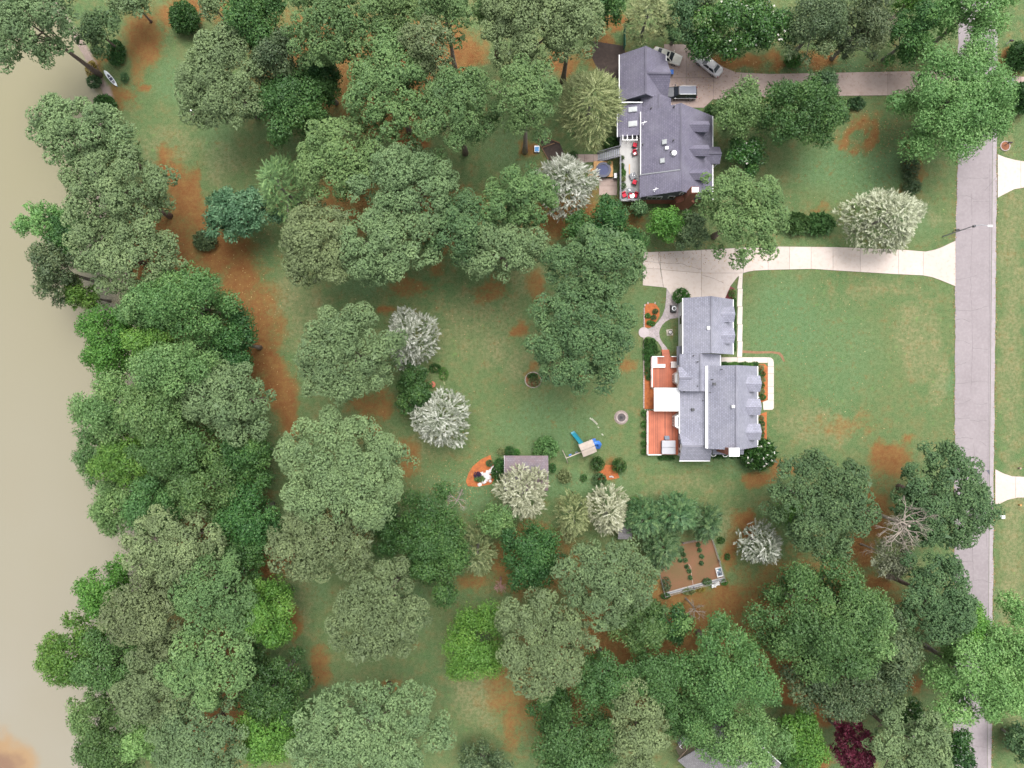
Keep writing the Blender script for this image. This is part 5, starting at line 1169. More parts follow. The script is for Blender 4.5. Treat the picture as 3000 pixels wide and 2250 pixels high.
# ------------------------------------------------------------------ fenced vegetable garden
fn = wroot('garden_fence', (X(2030),Y(1660),0), 'low wire and board fence round the vegetable garden', 'fence')
cor = [(1998,1588),(2083,1574),(2104,1640),(2121,1697),(2030,1720),(1946,1743),(1936,1705),(1929,1672)]
for i,(a,b_) in enumerate(cor):
    MB().box(X(a)-.06,X(a)+.06,Y(b_)-.06,Y(b_)+.06,-.05,1.2).build('post', M_wood if i%2 else M_greywood, fn)
for (a,b_) in zip(cor[:-1],cor[1:]):
    for z in (.35,.7,1.1): MB().tube([(X(a[0]),Y(a[1]),z),(X(b_[0]),Y(b_[1]),z)], .018, 4).build('wire', M_metal, fn)
for (a,b_) in ((cor[3],cor[4]),(cor[4],cor[5])):
    for k in range(3):
        d = Vector((0,.12*k)); MB().bar((X(a[0]),Y(a[1])+.16*k,.12+.1*(k==1)),(X(b_[0]),Y(b_[1])+.16*k,.12+.1*(k==1)),.14,.2).build('board', M_deckgrey if k != 1 else M_greywood, fn)
for (a,b_) in ((cor[1],cor[2]),(cor[2],cor[3])): MB().bar((X(a[0]),Y(a[1]),.1),(X(b_[0]),Y(b_[1]),.1),.12,.2).build('board', M_wood, fn)
o = MB().tube([P(2017,1652,.08),P(2024,1662,.08),P(2026,1685,.08),P(2031,1716,.1)], .035, 6).build('garden_hose', mat('pale_pink_hose',(0.5,0.38,0.34),.6,.1)); tag(o, 'pale hose lying across the vegetable garden soil', 'hose')
def crate(px, py, rz, w_, l_, h, label, mt, name):
    c = P(px,py,h); R = empty(name, (c.x,c.y,.05), rz, label, 'crate' if name == 'plastic_crate' else 'chair')
    return R
R = crate(2108,1677,.25,.9,1.3,.5,'white crate of tools in the garden lower right corner',M_white,'plastic_crate')
MB().box(-.45,.45,-.7,.7,0,.05).build('bottom', M_stepgrey, R, off=O0)
for x in (-.45,.45): MB().box(x-.04,x+.04,-.72,.72,0,.45).build('side', M_white, R, off=O0)
for y in (-.68,.68): MB().box(-.41,.41,y-.04,y+.04,0,.45).build('side', M_white, R, off=O0)
for i,(x,y) in enumerate(((-.2,.3),(.15,0),(.0,-.35),(.2,.45))): MB().cyl((x,y), .12, .05, .35, 10).build('pot', [M_white,M_metal,M_dark,M_teal][i], R, off=O0)
for (px,py,rz,lb) in ((2103,1712,.25,'white plastic chair below the garden corner, right one'),(2092,1718,.2,'white plastic chair below the garden corner, left one')):
    R = crate(px,py,rz,.6,.6,.8,lb,M_white,'garden_chair')
    for i in range(4): MB().box(-.28,.28,-.26+.14*i,-.16+.14*i,.42,.45).build('seat_slat', M_white, R, off=O0)
    for x in (-.28,.28):
        for y in (-.26,.26): MB().box(x-.03,x+.03,y-.03,y+.03,-.05,.85 if y > 0 else .62).build('leg', M_white, R, off=O0)
        MB().box(x-.03,x+.03,-.28,.28,.6,.64).build('armrest', M_white, R, off=O0)
    MB().box(-.3,.3,.24,.28,.7,.88).build('backrest', M_white, R, off=O0)
# green chain fence behind the neighbouring garage
fn = wroot('garden_fence', (X(1826),Y(120),0), 'green panel fence running up from the neighbouring garage', 'fence'); Mg = mat('green_fence',(0.02,0.15,0.11),.6,.15)
for y in (95,112,130,146): MB().box(X(1827)-.06,X(1827)+.06,Y(y)-.06,Y(y)+.06,-.05,1.8).build('post', Mg, fn)
for z in (.4,1.0,1.7): MB().bar((X(1827),Y(95),z),(X(1827),Y(146),z),.05,.12).build('rail', Mg, fn)
for i in range(9): yy = Y(97)+(Y(145)-Y(97))*i/8; MB().box(X(1827)-.02,X(1827)+.02,yy-.14,yy+.14,.1,1.78).build('slat', Mg, fn)
# blue recycling bins by the neighbouring garage door
for i,(px,py,mt,lb) in enumerate(((1967,211,M_bluegrey,'blue-grey bin beside the garage gable, upper one'),(1957,236,M_stepgrey,'blue-grey bin beside the garage gable, lower one'))):
    c = P(px,py,.9); o = wroot('waste_bin', (c.x,c.y,.06), lb, 'bin', 'bins by the neighbouring garage')
    MB().box(c.x-.3,c.x+.3,c.y-.35,c.y+.35,.06,.95).build('body', mt, o, bevel=.04); MB().box(c.x-.33,c.x+.33,c.y-.38,c.y+.38,.952,1.03).build('lid', M_blue if i == 0 else mt, o, bevel=.02)
# small statue by the ball bushes
c = P(1791,1397); o = wroot('garden_ornament', (c.x,c.y,0), 'small white broken ornament below the ball bushes', 'ornament')
MB().tube([(c.x-.3,c.y,.12),(c.x,c.y+.1,.3),(c.x+.35,c.y-.05,.12)], [.12,.16,.1], 8).build('body', M_whitestone, o); MB().cyl((c.x-.25,c.y+.05), .16, -.02, .1, 10).build('foot', M_dark, o)
c = P(563,327); o = wroot('garden_light', (c.x,c.y,0), 'tiny white lamp on the lawn beside a fallen twig', 'light'); MB().cyl((c.x,c.y), .05, -.05, .4, 8).build('stake', M_dark, o); MB().cyl((c.x,c.y), .15, .4, .52, 12).build('lamp_cap', M_white, o)
o = MB().tube([P(566,333,.05),P(566,341,.12),P(560,353,.05)], [.06,.05,.03], 6).build('fallen_branch', M_wood); tag(o, 'short fallen branch on the upper left lawn', 'branch')
# bent pine trunk limb near the blue box
o = MB().tube([P(1570,400,6.5),P(1597,412,5.0),P(1620,420,3.5),P(1631,429,2.5)], [.10,.08,.06,.03], 6)
# ------------------------------------------------------------------ fallen leaves and needles
rg = np.random.default_rng(77); O = []
def litter(n, f):
    for i in range(n): O.append(f())
litter(900, lambda: (X(edge(RR, (yy := rg.uniform(0,2250)))+rg.normal(1,2.2)), Y(yy), .05))
litter(500, lambda: (X(edge(RL, (yy := rg.uniform(450,2250)))+rg.normal(-2,1.8)), Y(yy), .05))
litter(500, lambda: (X(rg.normal(2060,60)), Y(rg.normal(215,45)), .075))
litter(500, lambda: (X(rg.uniform(2150,2780)), Y(rg.normal(205,14)), .07))
litter(300, lambda: (X(rg.uniform(1890,2250)), Y(rg.normal(755,20)), .075))
litter(900, lambda: (X(rg.uniform(450,1500)), Y(rg.uniform(700,1450)), .03))
litter(500, lambda: (X(rg.normal(1330,70)), Y(rg.normal(1440,40)), .03))
litter(900, lambda: (X(rg.normal(740,60)), Y(rg.uniform(550,1250)), .03))
litter(500, lambda: (X(rg.uniform(2250,2790)), Y(rg.uniform(560,1300)), .03))
litter(500, lambda: (X(rg.normal(2560,60)), Y(rg.normal(390,50)), .03))
O = np.array(O); D = rdir(rg, len(O))*np.array([1,1,.08])
M_lit = leaf_mat('fallen_leaves', (0.16,0.055,0.02), (0.34,0.17,0.05), (0.52,0.42,0.20), trans=.1)
o = tri_object('fallen_leaves', blades(rg, O, D, rg.uniform(.14,.26,len(O)), rg.uniform(.10,.16,len(O))), rg.uniform(0,1,len(O)), M_lit, None); tag(o, 'yellow and brown fallen leaves scattered over lawn, drives and road edge', 'leaves', kind='stuff')
for o in list(bpy.data.objects):
    if 'wspace' in o: del o['wspace']
print('all leaf triangles', NTRI, 'objects', len(bpy.data.objects))
# ------------------------------------------------------------------ the trees, as seen in the photograph
G1 = 'trees along the pond bank'; G2 = 'pines of the back garden'; G3 = 'trees round the neighbouring house'; G4 = 'trees of the southern wood'; G5 = 'trees along the road'
T_ = tree
# pond bank, north to south
T_('pine','sage', 82,62,98,92,23,'tall leaning-out pine over the water in the top left corner','tree',G1)
T_('pine','deep', 215,72,48,48,9,'lower dark pine crown just right of the top left corner pine','tree',G1, fill=.7)
T_('pine','sage', 290,10,50,34,8,'pine crown cut by the top edge left of the dark cone shrub','tree',G1)
T_('pine','sage', 458,12,30,34,9,'small pine crown cut by the top edge right of the dark cone shrub','tree',G1)
T_('pine','sage', 190,295,108,66,22,'pine at the shore below the kayak, first of the bank trees','tree',G1)
T_('pine','sage', 262,415,112,88,22,'broad sage pine, second of the bank trees below the kayak','tree',G1)
T_('leaf','lime', 122,488,62,40,14,'thin light green tree reaching furthest over the water','tree',G1, q=.8, rl=.9)
T_('leaf','dark', 172,510,48,55,13,'dark bushy tree between the thin light green tree and the pines','tree',G1)
T_('leaf','cedar',135,590,42,66,14,'dark grey-green tree at the water edge below the thin light tree','tree',G1)
T_('pine','sage', 292,560,118,76,21,'wide pine on the bank left of the round blue-green tree','tree',G1)
T_('leaf','bright',185,640,30,34,10,'small bright tree tucked below the dark water-edge tree','tree',G1)
T_('leaf','oak',  425,665,98,82,19,'mid green broadleaf tree at the edge of the orange straw strip','tree',G1)
T_('leaf','oaks', 345,665,60,60,18,'grey-green broadleaf tree in the middle of the bank, left of the straw strip','tree',G1)
T_('leaf','bright',258,735,62,82,15,'bright yellow-green tree leaning over the pond, upper of the two','tree',G1)
T_('leaf','bright',345,745,58,48,17,'bright green tree in the middle of the bank thicket','tree',G1)
T_('leaf','dark', 520,745,48,78,13,'dark tree on the land side of the bank next to the straw','tree',G1)
T_('leaf','oaks', 398,800,96,66,20,'pale green broadleaf tree with dead twigs in the bank thicket','tree',G1)
T_('leaf','oaks', 265,880,78,70,17,'grey-green tree hanging over the pond at half height','tree',G1)
T_('leaf','oaks', 360,890,80,70,20,'tall pale green tree in the centre of the bank thicket','tree',G1)
T_('pine','sage', 500,868,90,82,21,'grey pine among the broadleaf trees of the bank','tree',G1)
T_('leaf','oak',  395,970,92,70,18,'mid green tree below the tall pale one in the bank thicket','tree',G1)
T_('leaf','oaks', 215,975,42,62,11,'feathery pale willow-like tree at the water edge','tree',G1, q=.7, L=.34, W=.16)
T_('leaf','bright',290,985,64,68,15,'bright green tree behind the feathery willow-like one','tree',G1)
T_('leaf','dark', 545,985,62,72,14,'dark tree on the land side below the grey bank pine','tree',G1)
T_('leaf','oak',  460,1045,78,62,16,'green tree round the white dead branches on the bank','tree',G1)
T_('leaf','oaks', 265,1085,62,70,13,'pale green water-edge tree above the southern bank pines','tree',G1, L=.34, W=.2)
T_('leaf','oak',  355,1085,66,66,16,'green tree just inside the pale water-edge one','tree',G1)
T_('leaf','dark', 545,1110,66,80,14,'very dark tree left of the great central pine','tree',G1)
T_('pine','tanpine',385,1172,112,74,22,'greyish pine, northernmost of the southern bank pines','tree',G1)
T_('leaf','dark', 530,1200,62,62,13,'dark tree right of the northern grey bank pine','tree',G1)
T_('leaf','bright',238,1270,48,62,14,'bright tree at the water edge right above the pond bulge','tree',G1)
T_('pine','pineg',478,1270,82,86,22,'green pine right of the southern bank pines','tree',G1)
T_('pine','tanpine',322,1318,80,82,22,'dense brownish pine in the southern bank group','tree',G1)
T_('leaf','bright',585,1315,54,80,15,'bright broadleaf tree at the straw gap right of the bank pines','tree',G1)
T_('leaf','bright',170,1400,66,74,14,'bright tree leaning furthest left over the southern pond','tree',G1, L=.36, W=.22)
T_('leaf','oak',  250,1420,66,70,15,'mid green tree behind the far left leaning one','tree',G1)
T_('pine','pineg',460,1425,98,90,23,'large green pine in the middle of the southern bank group','tree',G1)
T_('pine','tanpine',345,1475,82,86,22,'brown-grey pine beside the large green one','tree',G1)
T_('leaf','dark', 600,1470,78,92,14,'dark low tree right of the large green bank pine','tree',G1)
T_('leaf','oaks', 215,1530,50,60,12,'pale feathery tree at the water edge near the bottom','tree',G1, q=.8, L=.34, W=.2)
T_('leaf','oak',  255,1610,76,66,14,'green tree at the bottom edge beside the silty water','tree',G1)
T_('leaf','lime', 335,1575,42,58,14,'light green tree squeezed between bank pines near the bottom','tree',G1)
T_('pine','sage', 445,1580,100,84,22,'pine at the bottom edge of the bank group','tree',G1)
T_('leaf','bright',590,1565,72,72,15,'bright tree left of the wide bottom pine','tree',G1)
# back garden pines and specimens
T_('leaf','tealb', 523,468,70,64,10,'round blue-green tree alone on the lawn beside the straw','tree',rl=.9, L=.36, W=.26)
T_('frond','pineg',614,412,42,82,15,'slender feathery green tree between the round blue-green tree and the pines','tree',tilt=.6)
T_('pine','tanpine',488,180,82,112,20,'wide sparse grey-brown pine at the lawn in the upper left','tree',G2)
T_('leaf','dark', 565,60,66,80,18,'dark green broadleaf tree at the top edge left of the tall pines','tree',G2)
T_('leaf','dark', 640,240,88,84,15,'large dark tree below the tall top pines','tree',G2)
T_('leaf','cedar',610,150,60,56,16,'dull grey-green tree in the gap between dark trees','tree',G2)
T_('leaf','dark', 700,180,52,56,12,'dark understory tree beside the large dark one','tree',G2)
T_('pine','pineg',735,62,98,106,24,'large round pine near the top edge, left of the red straw gap','tree',G2)
T_('pine','pineg',862,42,62,58,22,'pine at the top edge over red straw, first from the left','tree',G2, fill=.8)
T_('pine','pineg',962,36,60,56,26,'pine at the top edge over red straw, second from the left','tree',G2, fill=.75, bark=M_barkpale)
T_('pine','tanpine',925,118,62,58,26,'pale tan pine with bare branches in the upper middle','tree',G2, fill=.8, bark=M_barkpale)
T_('pine','pineg',850,200,92,104,24,'deep green pine left of the tan pine trunk','tree',G2)
T_('pine','pineg',988,245,78,92,26,'pine with a loose crown above the shaded lawn corner','tree',G2)
T_('pine','tanpine',1140,62,98,96,26,'big pale pine at the top edge left of the neighbouring garage','tree',G2)
T_('pine','pineg',1070,20,48,40,22,'pine crown cut by the top edge left of the big pale pine','tree',G2)
T_('pine','tanpine',1235,62,62,92,26,'pale pine next to the neighbouring garage roof','tree',G2)
T_('pine','pineg',1140,222,72,82,29,'pine with the bare pale trunk near the blue box','tree',G2, fill=.8, zf=.78, bark=M_barkpale)
T_('frond','olive',1275,232,72,80,13,'yellow-green feathery tree against the neighbouring roof','tree',G3, tilt=.5, Lf=1.5)
T_('pine','pineg',735,352,90,82,22,'pine left of centre over the lawn neck','tree',G2)
T_('pine','sage', 880,415,108,94,23,'largest sage pine of the middle group','tree',G2)
T_('pine','tanpine',695,535,86,82,22,'brown-tinged pine at the left foot of the middle group','tree',G2)
T_('pine','sage', 832,535,96,84,23,'sage pine at the foot of the middle group','tree',G2)
T_('pine','deep', 1000,500,80,78,20,'dark bluish pine right of the sage middle pines','tree',G2)
T_('pine','pineg',1118,432,80,66,22,'fresh green round pine left of the white cedar','tree',G2)
T_('pine','sage', 1090,545,88,58,21,'low grey pine below the fresh green round one','tree',G2)
T_('frond','silver',1222,400,72,74,11,'white silver cedar beside the tub deck','tree',None, yaw=.8)
T_('pine','deep', 1285,578,98,84,23,'upper of the two big dark pines beside the paver path lawn','tree',G2)
T_('pine','deep', 1252,730,118,100,24,'lower and broader of the two big dark pines on the lawn','tree',G2)
T_('pine','sage', 757,765,102,104,23,'sage pine of the island bed, left of the silver cedars','tree',G2)
T_('frond','silver',890,730,62,72,11,'silver cedar touching the sage island pine','tree',None, yaw=.8)
T_('leaf','dark', 896,842,38,52,7,'dark green holly between the two silver cedars','tree',None, rl=.8, L=.3, W=.22)
T_('frond','silver',954,905,68,68,11,'round silver cedar alone at the right end of the island bed','tree',None, yaw=.8)
T_('pine','sage', 745,1020,140,118,25,'great central pine, largest crown of the garden','tree',G2)
T_('pine','tanpine',695,1160,112,86,23,'brownish pine below the great central pine','tree',G2)
T_('leaf','dark', 842,1135,40,58,11,'dark small tree right of the brownish pine','tree',G4)
T_('pine','tanpine',822,1312,100,104,23,'pine standing alone over the southern lawn','tree',G2)
T_('pine','sage', 800,1580,158,106,24,'wide grey pine at the bottom edge below the southern lawn','tree',G2)
# woodland behind the shed
T_('leaf','dark', 940,1165,68,122,14,'tall dark tree with bare twig ends below the orange bed','tree',G4)
T_('frond','olive',1030,1190,44,58,10,'yellow-green feathery conifer between dark trees','tree',G4, tilt=.6)
T_('leaf','oaks', 1075,1120,44,36,9,'pale green small tree under the cream cedar','tree',G4)
T_('frond','silvery',1130,1062,60,64,11,'cream silver cedar hiding half the shed roof','tree',None, yaw=.8)
T_('leaf','dark', 1150,1195,72,66,12,'deep green tree below the cream cedar','tree',G4)
T_('frond','olive',1237,1112,38,58,9,'olive feathery tree right of the cream cedar','tree',G4, tilt=.6)
T_('frond','silvery',1312,1100,48,58,9,'pale feathery shrub-like tree right of the olive one','tree',G4)
T_('pine','sage', 1308,1252,100,90,22,'sage pine left of the fenced vegetable garden','tree',G2)
T_('frond','teal',1392,1118,40,40,7,'blue-green cypress, leftmost of four by the vegetable garden','tree','cypresses by the vegetable garden', tilt=.5, Lf=1.3, bl=.5, bw=.14)
T_('frond','teal',1455,1106,50,40,8,'blue-green cypress at the top of the vegetable garden','tree','cypresses by the vegetable garden', tilt=.5, Lf=1.3, bl=.5, bw=.14)
T_('frond','teal',1520,1128,34,36,7,'small blue-green cypress at the garden top right corner','tree','cypresses by the vegetable garden', tilt=.5, Lf=1.3, bl=.5, bw=.14)
T_('frond','teal',1428,1178,36,50,7,'blue-green cypress along the garden left side','tree','cypresses by the vegetable garden', tilt=.5, Lf=1.3, bl=.5, bw=.14)
T_('leaf','bright',1028,1385,72,84,12,'bright green round tree at the right of the southern lawn','tree',G4, L=.36, W=.18)
T_('pine','tanpine',1172,1378,102,104,22,'tan pine right of the bright round tree','tree',G2)
T_('leaf','oak',  1372,1330,66,56,13,'fresh green tree below the sage pine by the vegetable garden','tree',G4, L=.36, W=.2)
T_('leaf','dark', 1440,1340,50,46,11,'dark tree under the bare twigs below the vegetable garden','tree',G4)
T_('leaf','dark', 1190,1530,42,60,9,'dark small tree right of the brown southern lawn end','tree',G4)
T_('leaf','oak',  1310,1455,72,66,15,'mid green tree in the wood left of the great oak','tree',G4)
T_('leaf','oak',  1408,1440,62,70,15,'darkish oak next to the great southern oak','tree',G4)
T_('leaf','oak',  1555,1428,114,94,19,'great southern oak, biggest crown above the bottom house','tree',G4, rl=1.5)
T_('leaf','oak',  1240,1598,104,74,16,'wide oak at the bottom edge in the wood','tree',G4, rl=1.4)
T_('pine','tanpine',1372,1560,58,98,20,'narrow tan pine left of the bottom house','tree',G4)
T_('leaf','oak',  1485,1535,62,60,15,'oak left of the bottom house roof','tree',G4)
T_('leaf','oaks', 1590,1572,90,68,17,'pale oak overhanging the bottom house roof','tree',G4, rl=1.4)
T_('leaf','cedar',1040,1632,60,36,7,'low dull bush at the bottom edge right of the wide grey pine','tree',G4, q=.7)
# south-east, by the road
T_('pine','deep', 1768,1085,104,112,19,'dark pine at the lower edge of the front lawn','tree',G5)
T_('pine','deep', 2030,1075,108,98,17,'dark pine overhanging the road','tree',G5)
T_('frond','silver',1640,1175,52,46,9,'small silver cedar below the front lawn pine','tree',G5, yaw=.8)
T_('leaf','bright',1700,1110,34,30,6,'small bright tree between the house corner and the dark pine','tree',G5)
T_('leaf','oak',  1755,1325,142,116,19,'big lobed oak in the south-east','tree',G5, rl=1.35)
T_('leaf','oaks', 1860,1340,50,78,17,'pale right-hand half crown beside the big lobed oak','tree',G5)
T_('pine','deep', 2012,1290,80,90,18,'grey-green pine left of the road below the bleached tree','tree',G5)
T_('leaf','cedar',1905,1400,62,104,14,'dull dark tree between the lobed oak and the bright road trees','tree',G5, L=.34, W=.22)
T_('leaf','cedar',1800,1475,112,62,14,'dull spreading tree below the big lobed oak','tree',G5, L=.34, W=.22)
T_('leaf','bright',2060,1335,58,52,14,'fresh green tree at the road edge, upper of the bright ones','tree',G5)
T_('leaf','lime', 2085,1450,106,104,18,'large light green tree covering the road','tree',G5, rl=1.4)
T_('leaf','lime', 2178,1400,58,112,17,'light green tree beyond the road at the right edge','tree',G5)
T_('leaf','magn', 1955,1545,46,44,9,'dark magnolia with white flowers under the large light green tree','tree',G5, flowers=8, L=.34, W=.24)
T_('leaf','magn', 2040,1600,42,48,9,'magnolia with white flowers beside the road at the bottom','tree',G5, flowers=12, L=.34, W=.24)
T_('pine','sage', 1950,1602,92,74,20,'pine at the bottom edge near the maroon tree','tree',G5)
T_('leaf','maroon',1832,1598,40,52,10,'maroon leaved tree at the bottom edge','tree',None, rl=.8, L=.32, W=.24)
T_('leaf','bright',1728,1588,52,66,10,'green tree right of the bottom house roof','tree',G5, L=.34, W=.22)
T_('leaf','teal', 2200,1600,26,46,6,'dark blue-green shrub tree at the bottom right corner','tree',G5)
# neighbouring house and the top right
T_('leaf','dark', 1310,18,44,40,12,'dark tree at the top edge left of the neighbouring drive','tree',G3)
T_('frond','olive',1398,42,56,52,11,'olive feathery tree above the beige car','tree',G3, tilt=.5)
T_('leaf','teal', 1470,52,26,60,10,'narrow green tree between the olive tree and the magnolia','tree',G3)
T_('leaf','magn', 1592,66,110,62,11,'wide magnolia with white flowers above the silver car','tree',G3, flowers=34, L=.36, W=.26, rl=1.1)
T_('leaf','magn', 1522,98,34,36,8,'low magnolia spreading over the front of the silver car','tree',G3, flowers=4, L=.36, W=.26)
T_('leaf','cedar',1500,14,40,22,11,'dull tree at the top edge behind the wide magnolia','tree',G3)
T_('leaf','cedar',1760,62,78,66,13,'dull cedar clump right of the wide magnolia','tree',G3, L=.32, W=.18)
T_('leaf','cedar',1850,72,60,62,13,'dull cedar left of the dead brown one','tree',G3, L=.32, W=.18)
T_('leaf','dark', 1965,80,52,60,12,'dark tree right of the dead brown twigs at the top','tree',G3)
T_('leaf','bright',1962,6,38,20,12,'bright tree tip at the top edge over the dark tree','tree',G3)
T_('leaf','lime', 2090,34,86,58,15,'light green tree over the road at the top','tree',G5, L=.36, W=.22)
T_('leaf','oaks', 1592,245,52,62,10,'sage green tree right of the neighbouring roof','tree',G3)
T_('leaf','dark', 1730,255,86,82,13,'dark round maple on the neighbouring front lawn','tree',G3, rl=1.1)
T_('leaf','teal', 1770,195,30,34,12,'upper shoot of the dark maple reaching over the drive','tree',G3)
T_('leaf','lime', 2052,228,122,120,14,'great light green oak at the mouth of the neighbouring drive','tree',G5, rl=1.5)
T_('leaf','magn', 1610,335,44,38,6,'magnolia beside the porch of the neighbouring house','tree',G3, flowers=7, L=.34, W=.24)
T_('pine','pineg',1600,468,92,96,21,'open pine over the drive between both houses','tree',G3, fill=.72)
T_('leaf','dark', 1308,482,50,48,9,'dark bluish tree below the neighbouring deck','tree',G3)
T_('leaf','dark', 1255,500,42,40,8,'dark shrubby tree under the white silver cedar','tree',G3)
T_('leaf','bright',1440,486,42,40,8,'bright green tree below the neighbouring south wall','tree',G3)
T_('leaf','teal', 1380,455,16,16,5,'blue-green small tree at the deck foot','tree',G3)
T_('leaf','dark', 1365,520,36,30,8,'dark tree left of the drive corner','tree',G3)
T_('leaf','cedar',1490,500,38,42,8,'dull tree between the bright tree and the open pine','tree',G3)
T_('frond','silvery',1905,475,98,76,11,'large pale silver cedar above the main drive','tree',None, yaw=.8)
# bare and dead trees
bare(465,1050,26,20,'white dead branches standing out of the bank thicket', n=7, depth=3, seed=3)
bare(405,858,30,24,'grey dead twigs in the crown gap of the bank thicket', n=5, depth=3, seed=5)
bare(1080,1268,22,7,'reddish bare twiggy tree in the southern wood', M_twig, n=9, depth=3, seed=7, flat=1.2)
bare(1975,1140,72,23,'bleached bare tree spreading beside the road pine', n=7, depth=4, seed=9, th=.12, crown=None)
bare(1925,1205,52,12,'half bare pale tree below the bleached one', n=7, depth=4, seed=12, crown='pale')
bare(1895,50,44,13,'dead brown cedar among the dull cedars at the top', mat('dead_cedar_twigs',(0.33,0.25,0.21),.9,.2), n=8, depth=4, seed=15)
bare(1505,1322,30,9,'leafless small tree below the vegetable garden', n=7, depth=3, seed=18, flat=1.0)
bare(985,1085,30,16,'grey leafless twigs over the tall dark tree', n=6, depth=3, seed=21)

# ------------------------------------------------------------------ shrubs
SG = 'garden shrubs'
def shrub(leaf, px, py, rx, ry, h, label, group=SG, kind='ball', **k):
    return tree(kind, leaf, px/F, py/F, rx/F, ry/F, h, label, 'shrub', group, name='shrub', **k)
shrub('dark',540,52,42,46,4.0,'dark cone shaped evergreen near the top edge of the lawn', L=.26, W=.2)
shrub('dark',340,155,26,38,1.8,'dark shrub behind the leaning trunk near the kayak', L=.28,W=.2)
shrub('box',284,148,12,12,1.0,'small green shrub by red straw near the kayak')
shrub('teal',276,240,20,18,1.3,'leafy shrub at the muddy shore left of the kayak', L=.28,W=.2)
shrub('gold',268,203,16,24,1.1,'golden shrub at the shore above the kayak', L=.28,W=.18)
shrub('teal',365,227,11,14,.9,'little green shrub right of the kayak', L=.24,W=.18)
shrub('box',308,308,32,30,2.4,'dark green bush at the shore above the bank pines', L=.28,W=.2)
shrub('cedar',600,705,34,30,2.2,'dull round bush in the straw left of the round blue-green tree', L=.28,W=.18)
shrub('box',1751,1359,21,22,2.2,'clipped ball bush, left one of the pair below the swing set', 'pair of clipped ball bushes')
shrub('box',1814,1364,22,23,2.2,'clipped ball bush, right one of the pair below the swing set', 'pair of clipped ball bushes')
shrub('olive',1655,1395,19,20,1.6,'yellow-green bush left below the pair of ball bushes', L=.26,W=.2)
shrub('dark',1711,1400,9,11,.9,'tiny dark shrub between the yellow-green bush and the ball bushes')
shrub('teal',1756,1404,20,17,1.4,'blue-green bush below the left ball bush', L=.26,W=.2)
shrub('oaks',1600,1312,36,34,2.6,'large grey-green bush at the shed corner', L=.24,W=.18, kind='ball')
shrub('boxl',1572,1327,12,10,1.0,'bright low bush at the shed wall right of its middle')
shrub('dark',1493,1321,14,14,1.5,'dark bush above the shed left corner', L=.24,W=.18)
shrub('boxl',1512,1325,12,10,1.1,'green bush at the shed wall left of its middle')
shrub('olive',1468,1322,12,10,.9,'pinkish-olive low plant at the end of the orange bed')
shrub('dark',1465,1360,16,18,1.6,'dark shrub between the orange bed and the shed', L=.26,W=.2)
shrub('box',1458,1385,18,22,1.7,'green shrub below the dark one beside the shed', L=.26,W=.2)
shrub('purple',1399,1391,11,9,.8,'purple leaved plant in the orange bed')
shrub('oaks',1405,1403,16,9,.8,'grey-green plant below the purple one in the orange bed')
shrub('teal',1434,1357,10,10,.8,'blue-green clump plant at the top of the orange bed')
shrub('dark',1618,1371,12,14,1.4,'dark bush at the right shed corner')
shrub('boxl',1996,867,25,23,1.9,'bright round bush at the garage corner by the paver path', L=.22,W=.16)
shrub('boxl',2145,859,10,12,1.1,'small bright bush in the maroon wedge by the front walk')
shrub('magn',2222,1330,50,46,3.6,'magnolia bush with white flowers at the main house corner', flowers=13, L=.34,W=.26)
shrub('boxl',2325,175,26,22,1.6,'round bright shrub in the straw strip above the neighbouring drive', L=.24,W=.18)
shrub('teal',2508,303,28,17,1.2,'low blue-green shrub below the neighbouring drive', L=.26,W=.18)
shrub('cedar',2668,490,26,40,1.6,'dull brownish grass-like bush under the great light green oak', L=.4,W=.08)
shrub('cedar',2672,545,26,26,1.4,'dull low bush above the large pale silver cedar', L=.4,W=.08)
shrub('box',2985,168,36,48,3.2,'clipped dome bush above the far drive at the right edge','dome bushes at the far drive', L=.22,W=.1)
shrub('box',2992,288,42,46,3.2,'clipped dome bush below the far drive at the right edge','dome bushes at the far drive', L=.22,W=.1)
shrub('oak',2335,655,44,32,2.0,'hedge, left half of the green hedge by the pale silver cedar','hedge above the main drive', L=.24,W=.18)
shrub('oak',2402,655,46,32,2.0,'hedge, right half of the green hedge by the pale silver cedar','hedge above the main drive', L=.24,W=.18)
shrub('boxl',1858,1472,18,15,1.2,'bright shrub at the wood edge right of the pale feathery tree', L=.24,W=.18)
shrub('box',2112,1583,12,10,.7,'grass-green tuft right of the vegetable garden, upper one')
shrub('box',2131,1631,8,10,.6,'small green tuft right of the vegetable garden, lower one')
shrub('cedar',1952,1712,14,22,1.2,'dark shrub in the left corner of the vegetable garden')
shrub('olive',2018,1733,20,9,.9,'yellow-green plant outside the garden boards, left one')
shrub('boxl',2122,1706,10,9,.8,'yellow-green plant outside the garden lower right corner')
shrub('gold',2052,1727,14,8,.8,'orange and yellow plant outside the garden boards')
shrub('teal',2072,1704,14,10,.9,'blue-green plant at the garden boards')
shrub('dark',1950,1746,14,9,1.0,'dark shrub outside the garden lower left corner')
shrub('boxl',1300,1095,14,20,.6,'green clump between the holly and the lawn edging of the island bed')
shrub('box',1275,1078,18,14,.8,'leafy plant below the upper silver cedar in the island bed')
shrub('olive',1565,1118,18,15,.6,'light tufted plants in the small round flower bed', L=.3,W=.1)
shrub('dark',1560,1102,16,9,.6,'dark plants in the back of the small round flower bed')
shrub('box',2070,2235,0.1+18,20,2.0,'dark bush beside the bottom house', L=.24,W=.18)
shrub('dark',2310,2225,26,24,2.2,'dark bush right of the bottom house roof edge', L=.26,W=.2)
shrub('cedar',1410,2240,50,24,2.4,'dull brush at the bottom of the brown lawn end', L=.3,W=.16)
shrub('teal',2985,2170,30,40,3.0,'dark blue-green bush beyond the road at the bottom right', L=.26,W=.2)
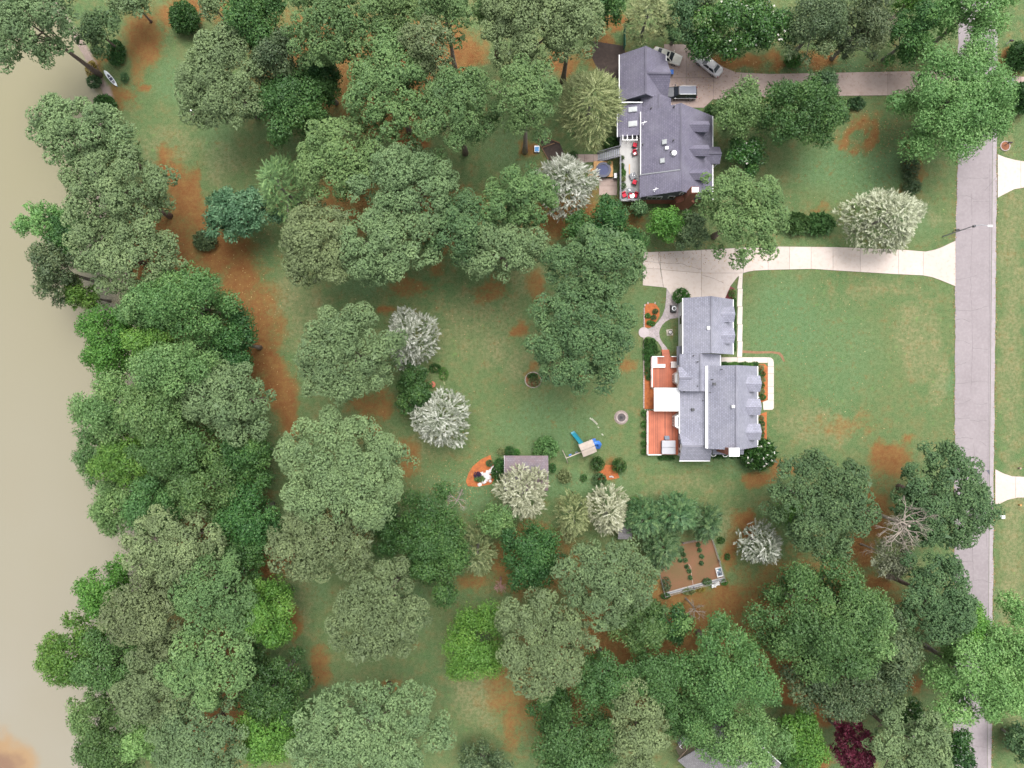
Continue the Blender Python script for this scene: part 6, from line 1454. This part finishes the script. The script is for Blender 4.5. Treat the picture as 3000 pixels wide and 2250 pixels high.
shrub('dark',1680,880/1*0+455,14,12,1.0,'dark plant at the walk end near the white silver cedar')
shrub('box',1795,420,26,18,1.4,'green ground plants at the neighbouring deck wall', L=.26,W=.2)
shrub('box',2085,322,20,14,1.5,'bush at the corner of the neighbouring court', L=.24,W=.18)
# foundation planting of the main house
ORD = ['first','second','third','fourth','fifth','sixth','seventh','eighth','ninth','tenth','eleventh','twelfth','thirteenth']
FG = 'foundation shrubs along the main house front'
for i, y in enumerate(range(1078, 1172, 17)): shrub(['olive','box'][i%2], 2229+(i%3)*2, y, 9+(i%2)*2, 9, .9, ORD[i]+' low foundation shrub from the top in the upper orange front bed', FG)
for i, y in enumerate(range(1226, 1300, 15)): shrub(['olive','box'][i%2], 2229+(i%3), y, 9+(i%2)*2, 9, .9, ORD[i]+' low foundation shrub from the top in the lower orange front bed', FG)
for i, x in enumerate(range(2122, 2216, 15)): shrub('boxl' if i%3 else 'box', x, 1066+(i%2)*2, 11, 6, .9, ORD[i]+' low hedge plant from the left along the cross walk', 'hedge along the walk')
for i, y in enumerate(range(880, 1036, 13)): shrub('box', 2151, y, 5, 8, .8, ORD[i]+' narrow hedge plant from the top along the garage east wall', 'hedge at the garage wall')
for i, y in enumerate((1210, 1243, 1272, 1300, 1323)): shrub('boxl', 1886, y, 7, 9, .9, ORD[i]+' small rose bush from the top beside the south deck', 'bushes beside the south deck')
for i, (x, y) in enumerate(((1895,1000),(1897,1014),(1910,1000),(1893,1030),(1915,1015),(1903,1030),(1895,1048),(1921,1028),(1898,1066),(1908,1044))): shrub('box', x, y, 10, 9, .8, ['top left','upper left','top right','middle left','upper right','middle','lower left','rightmost','lowest','lower right'][i]+' dense green plant in the bed left of the north deck steps', 'plants in the deck side bed', L=.2, W=.14)
for i, (x, y) in enumerate(((1903,945),(1915,930),(1898,925),(1920,912),(1912,948))): shrub(['boxl','teal'][i%2], x, y, 8, 7, .6, ['lower middle','right middle','left middle','upper right','lowest right'][i]+' leafy plant in the orange bed beside the paver path', 'plants by the paver path')
for i, (x, y) in enumerate(((1898,1078),(1897,1092),(1902,1106))): shrub('dark', x, y, 9, 8, .8, ['upper','middle','lower'][i]+' dark plant at the left edge of the north deck', 'plants at the deck corner')
for i, x in enumerate((1938,1952,1966)): shrub('box', x, 1342, 10, 6, .7, ['left','middle','right'][i]+' green plant below the south deck end', 'plants below the south deck')
for i, x in enumerate((2092,2106,2122,2148,2166,2182)): shrub('dark', x, 1337, 9, 6, .8, ORD[i]+' dark foundation plant from the left along the main south wall', 'plants along the south wall')
for i, (x, y) in enumerate(((1998,1610),(2003,1625),(1992,1622),(2008,1641),(1993,1641),(2012,1660),(2019,1673),(2022,1692),(2050,1612),(2056,1630),(2055,1650),(2046,1596))): shrub('teal', x, y, 5, 5, .45, ['topmost left row','second left row upper','outer left row','second left row middle','outer left row lower','left row middle','left row fourth from bottom','left row bottom','right row second','right row third','right row lowest','right row topmost'][i]+' vegetable clump in the fenced garden soil', 'vegetable plants', L=.24, W=.14)
print('foliage triangles', NTRI)
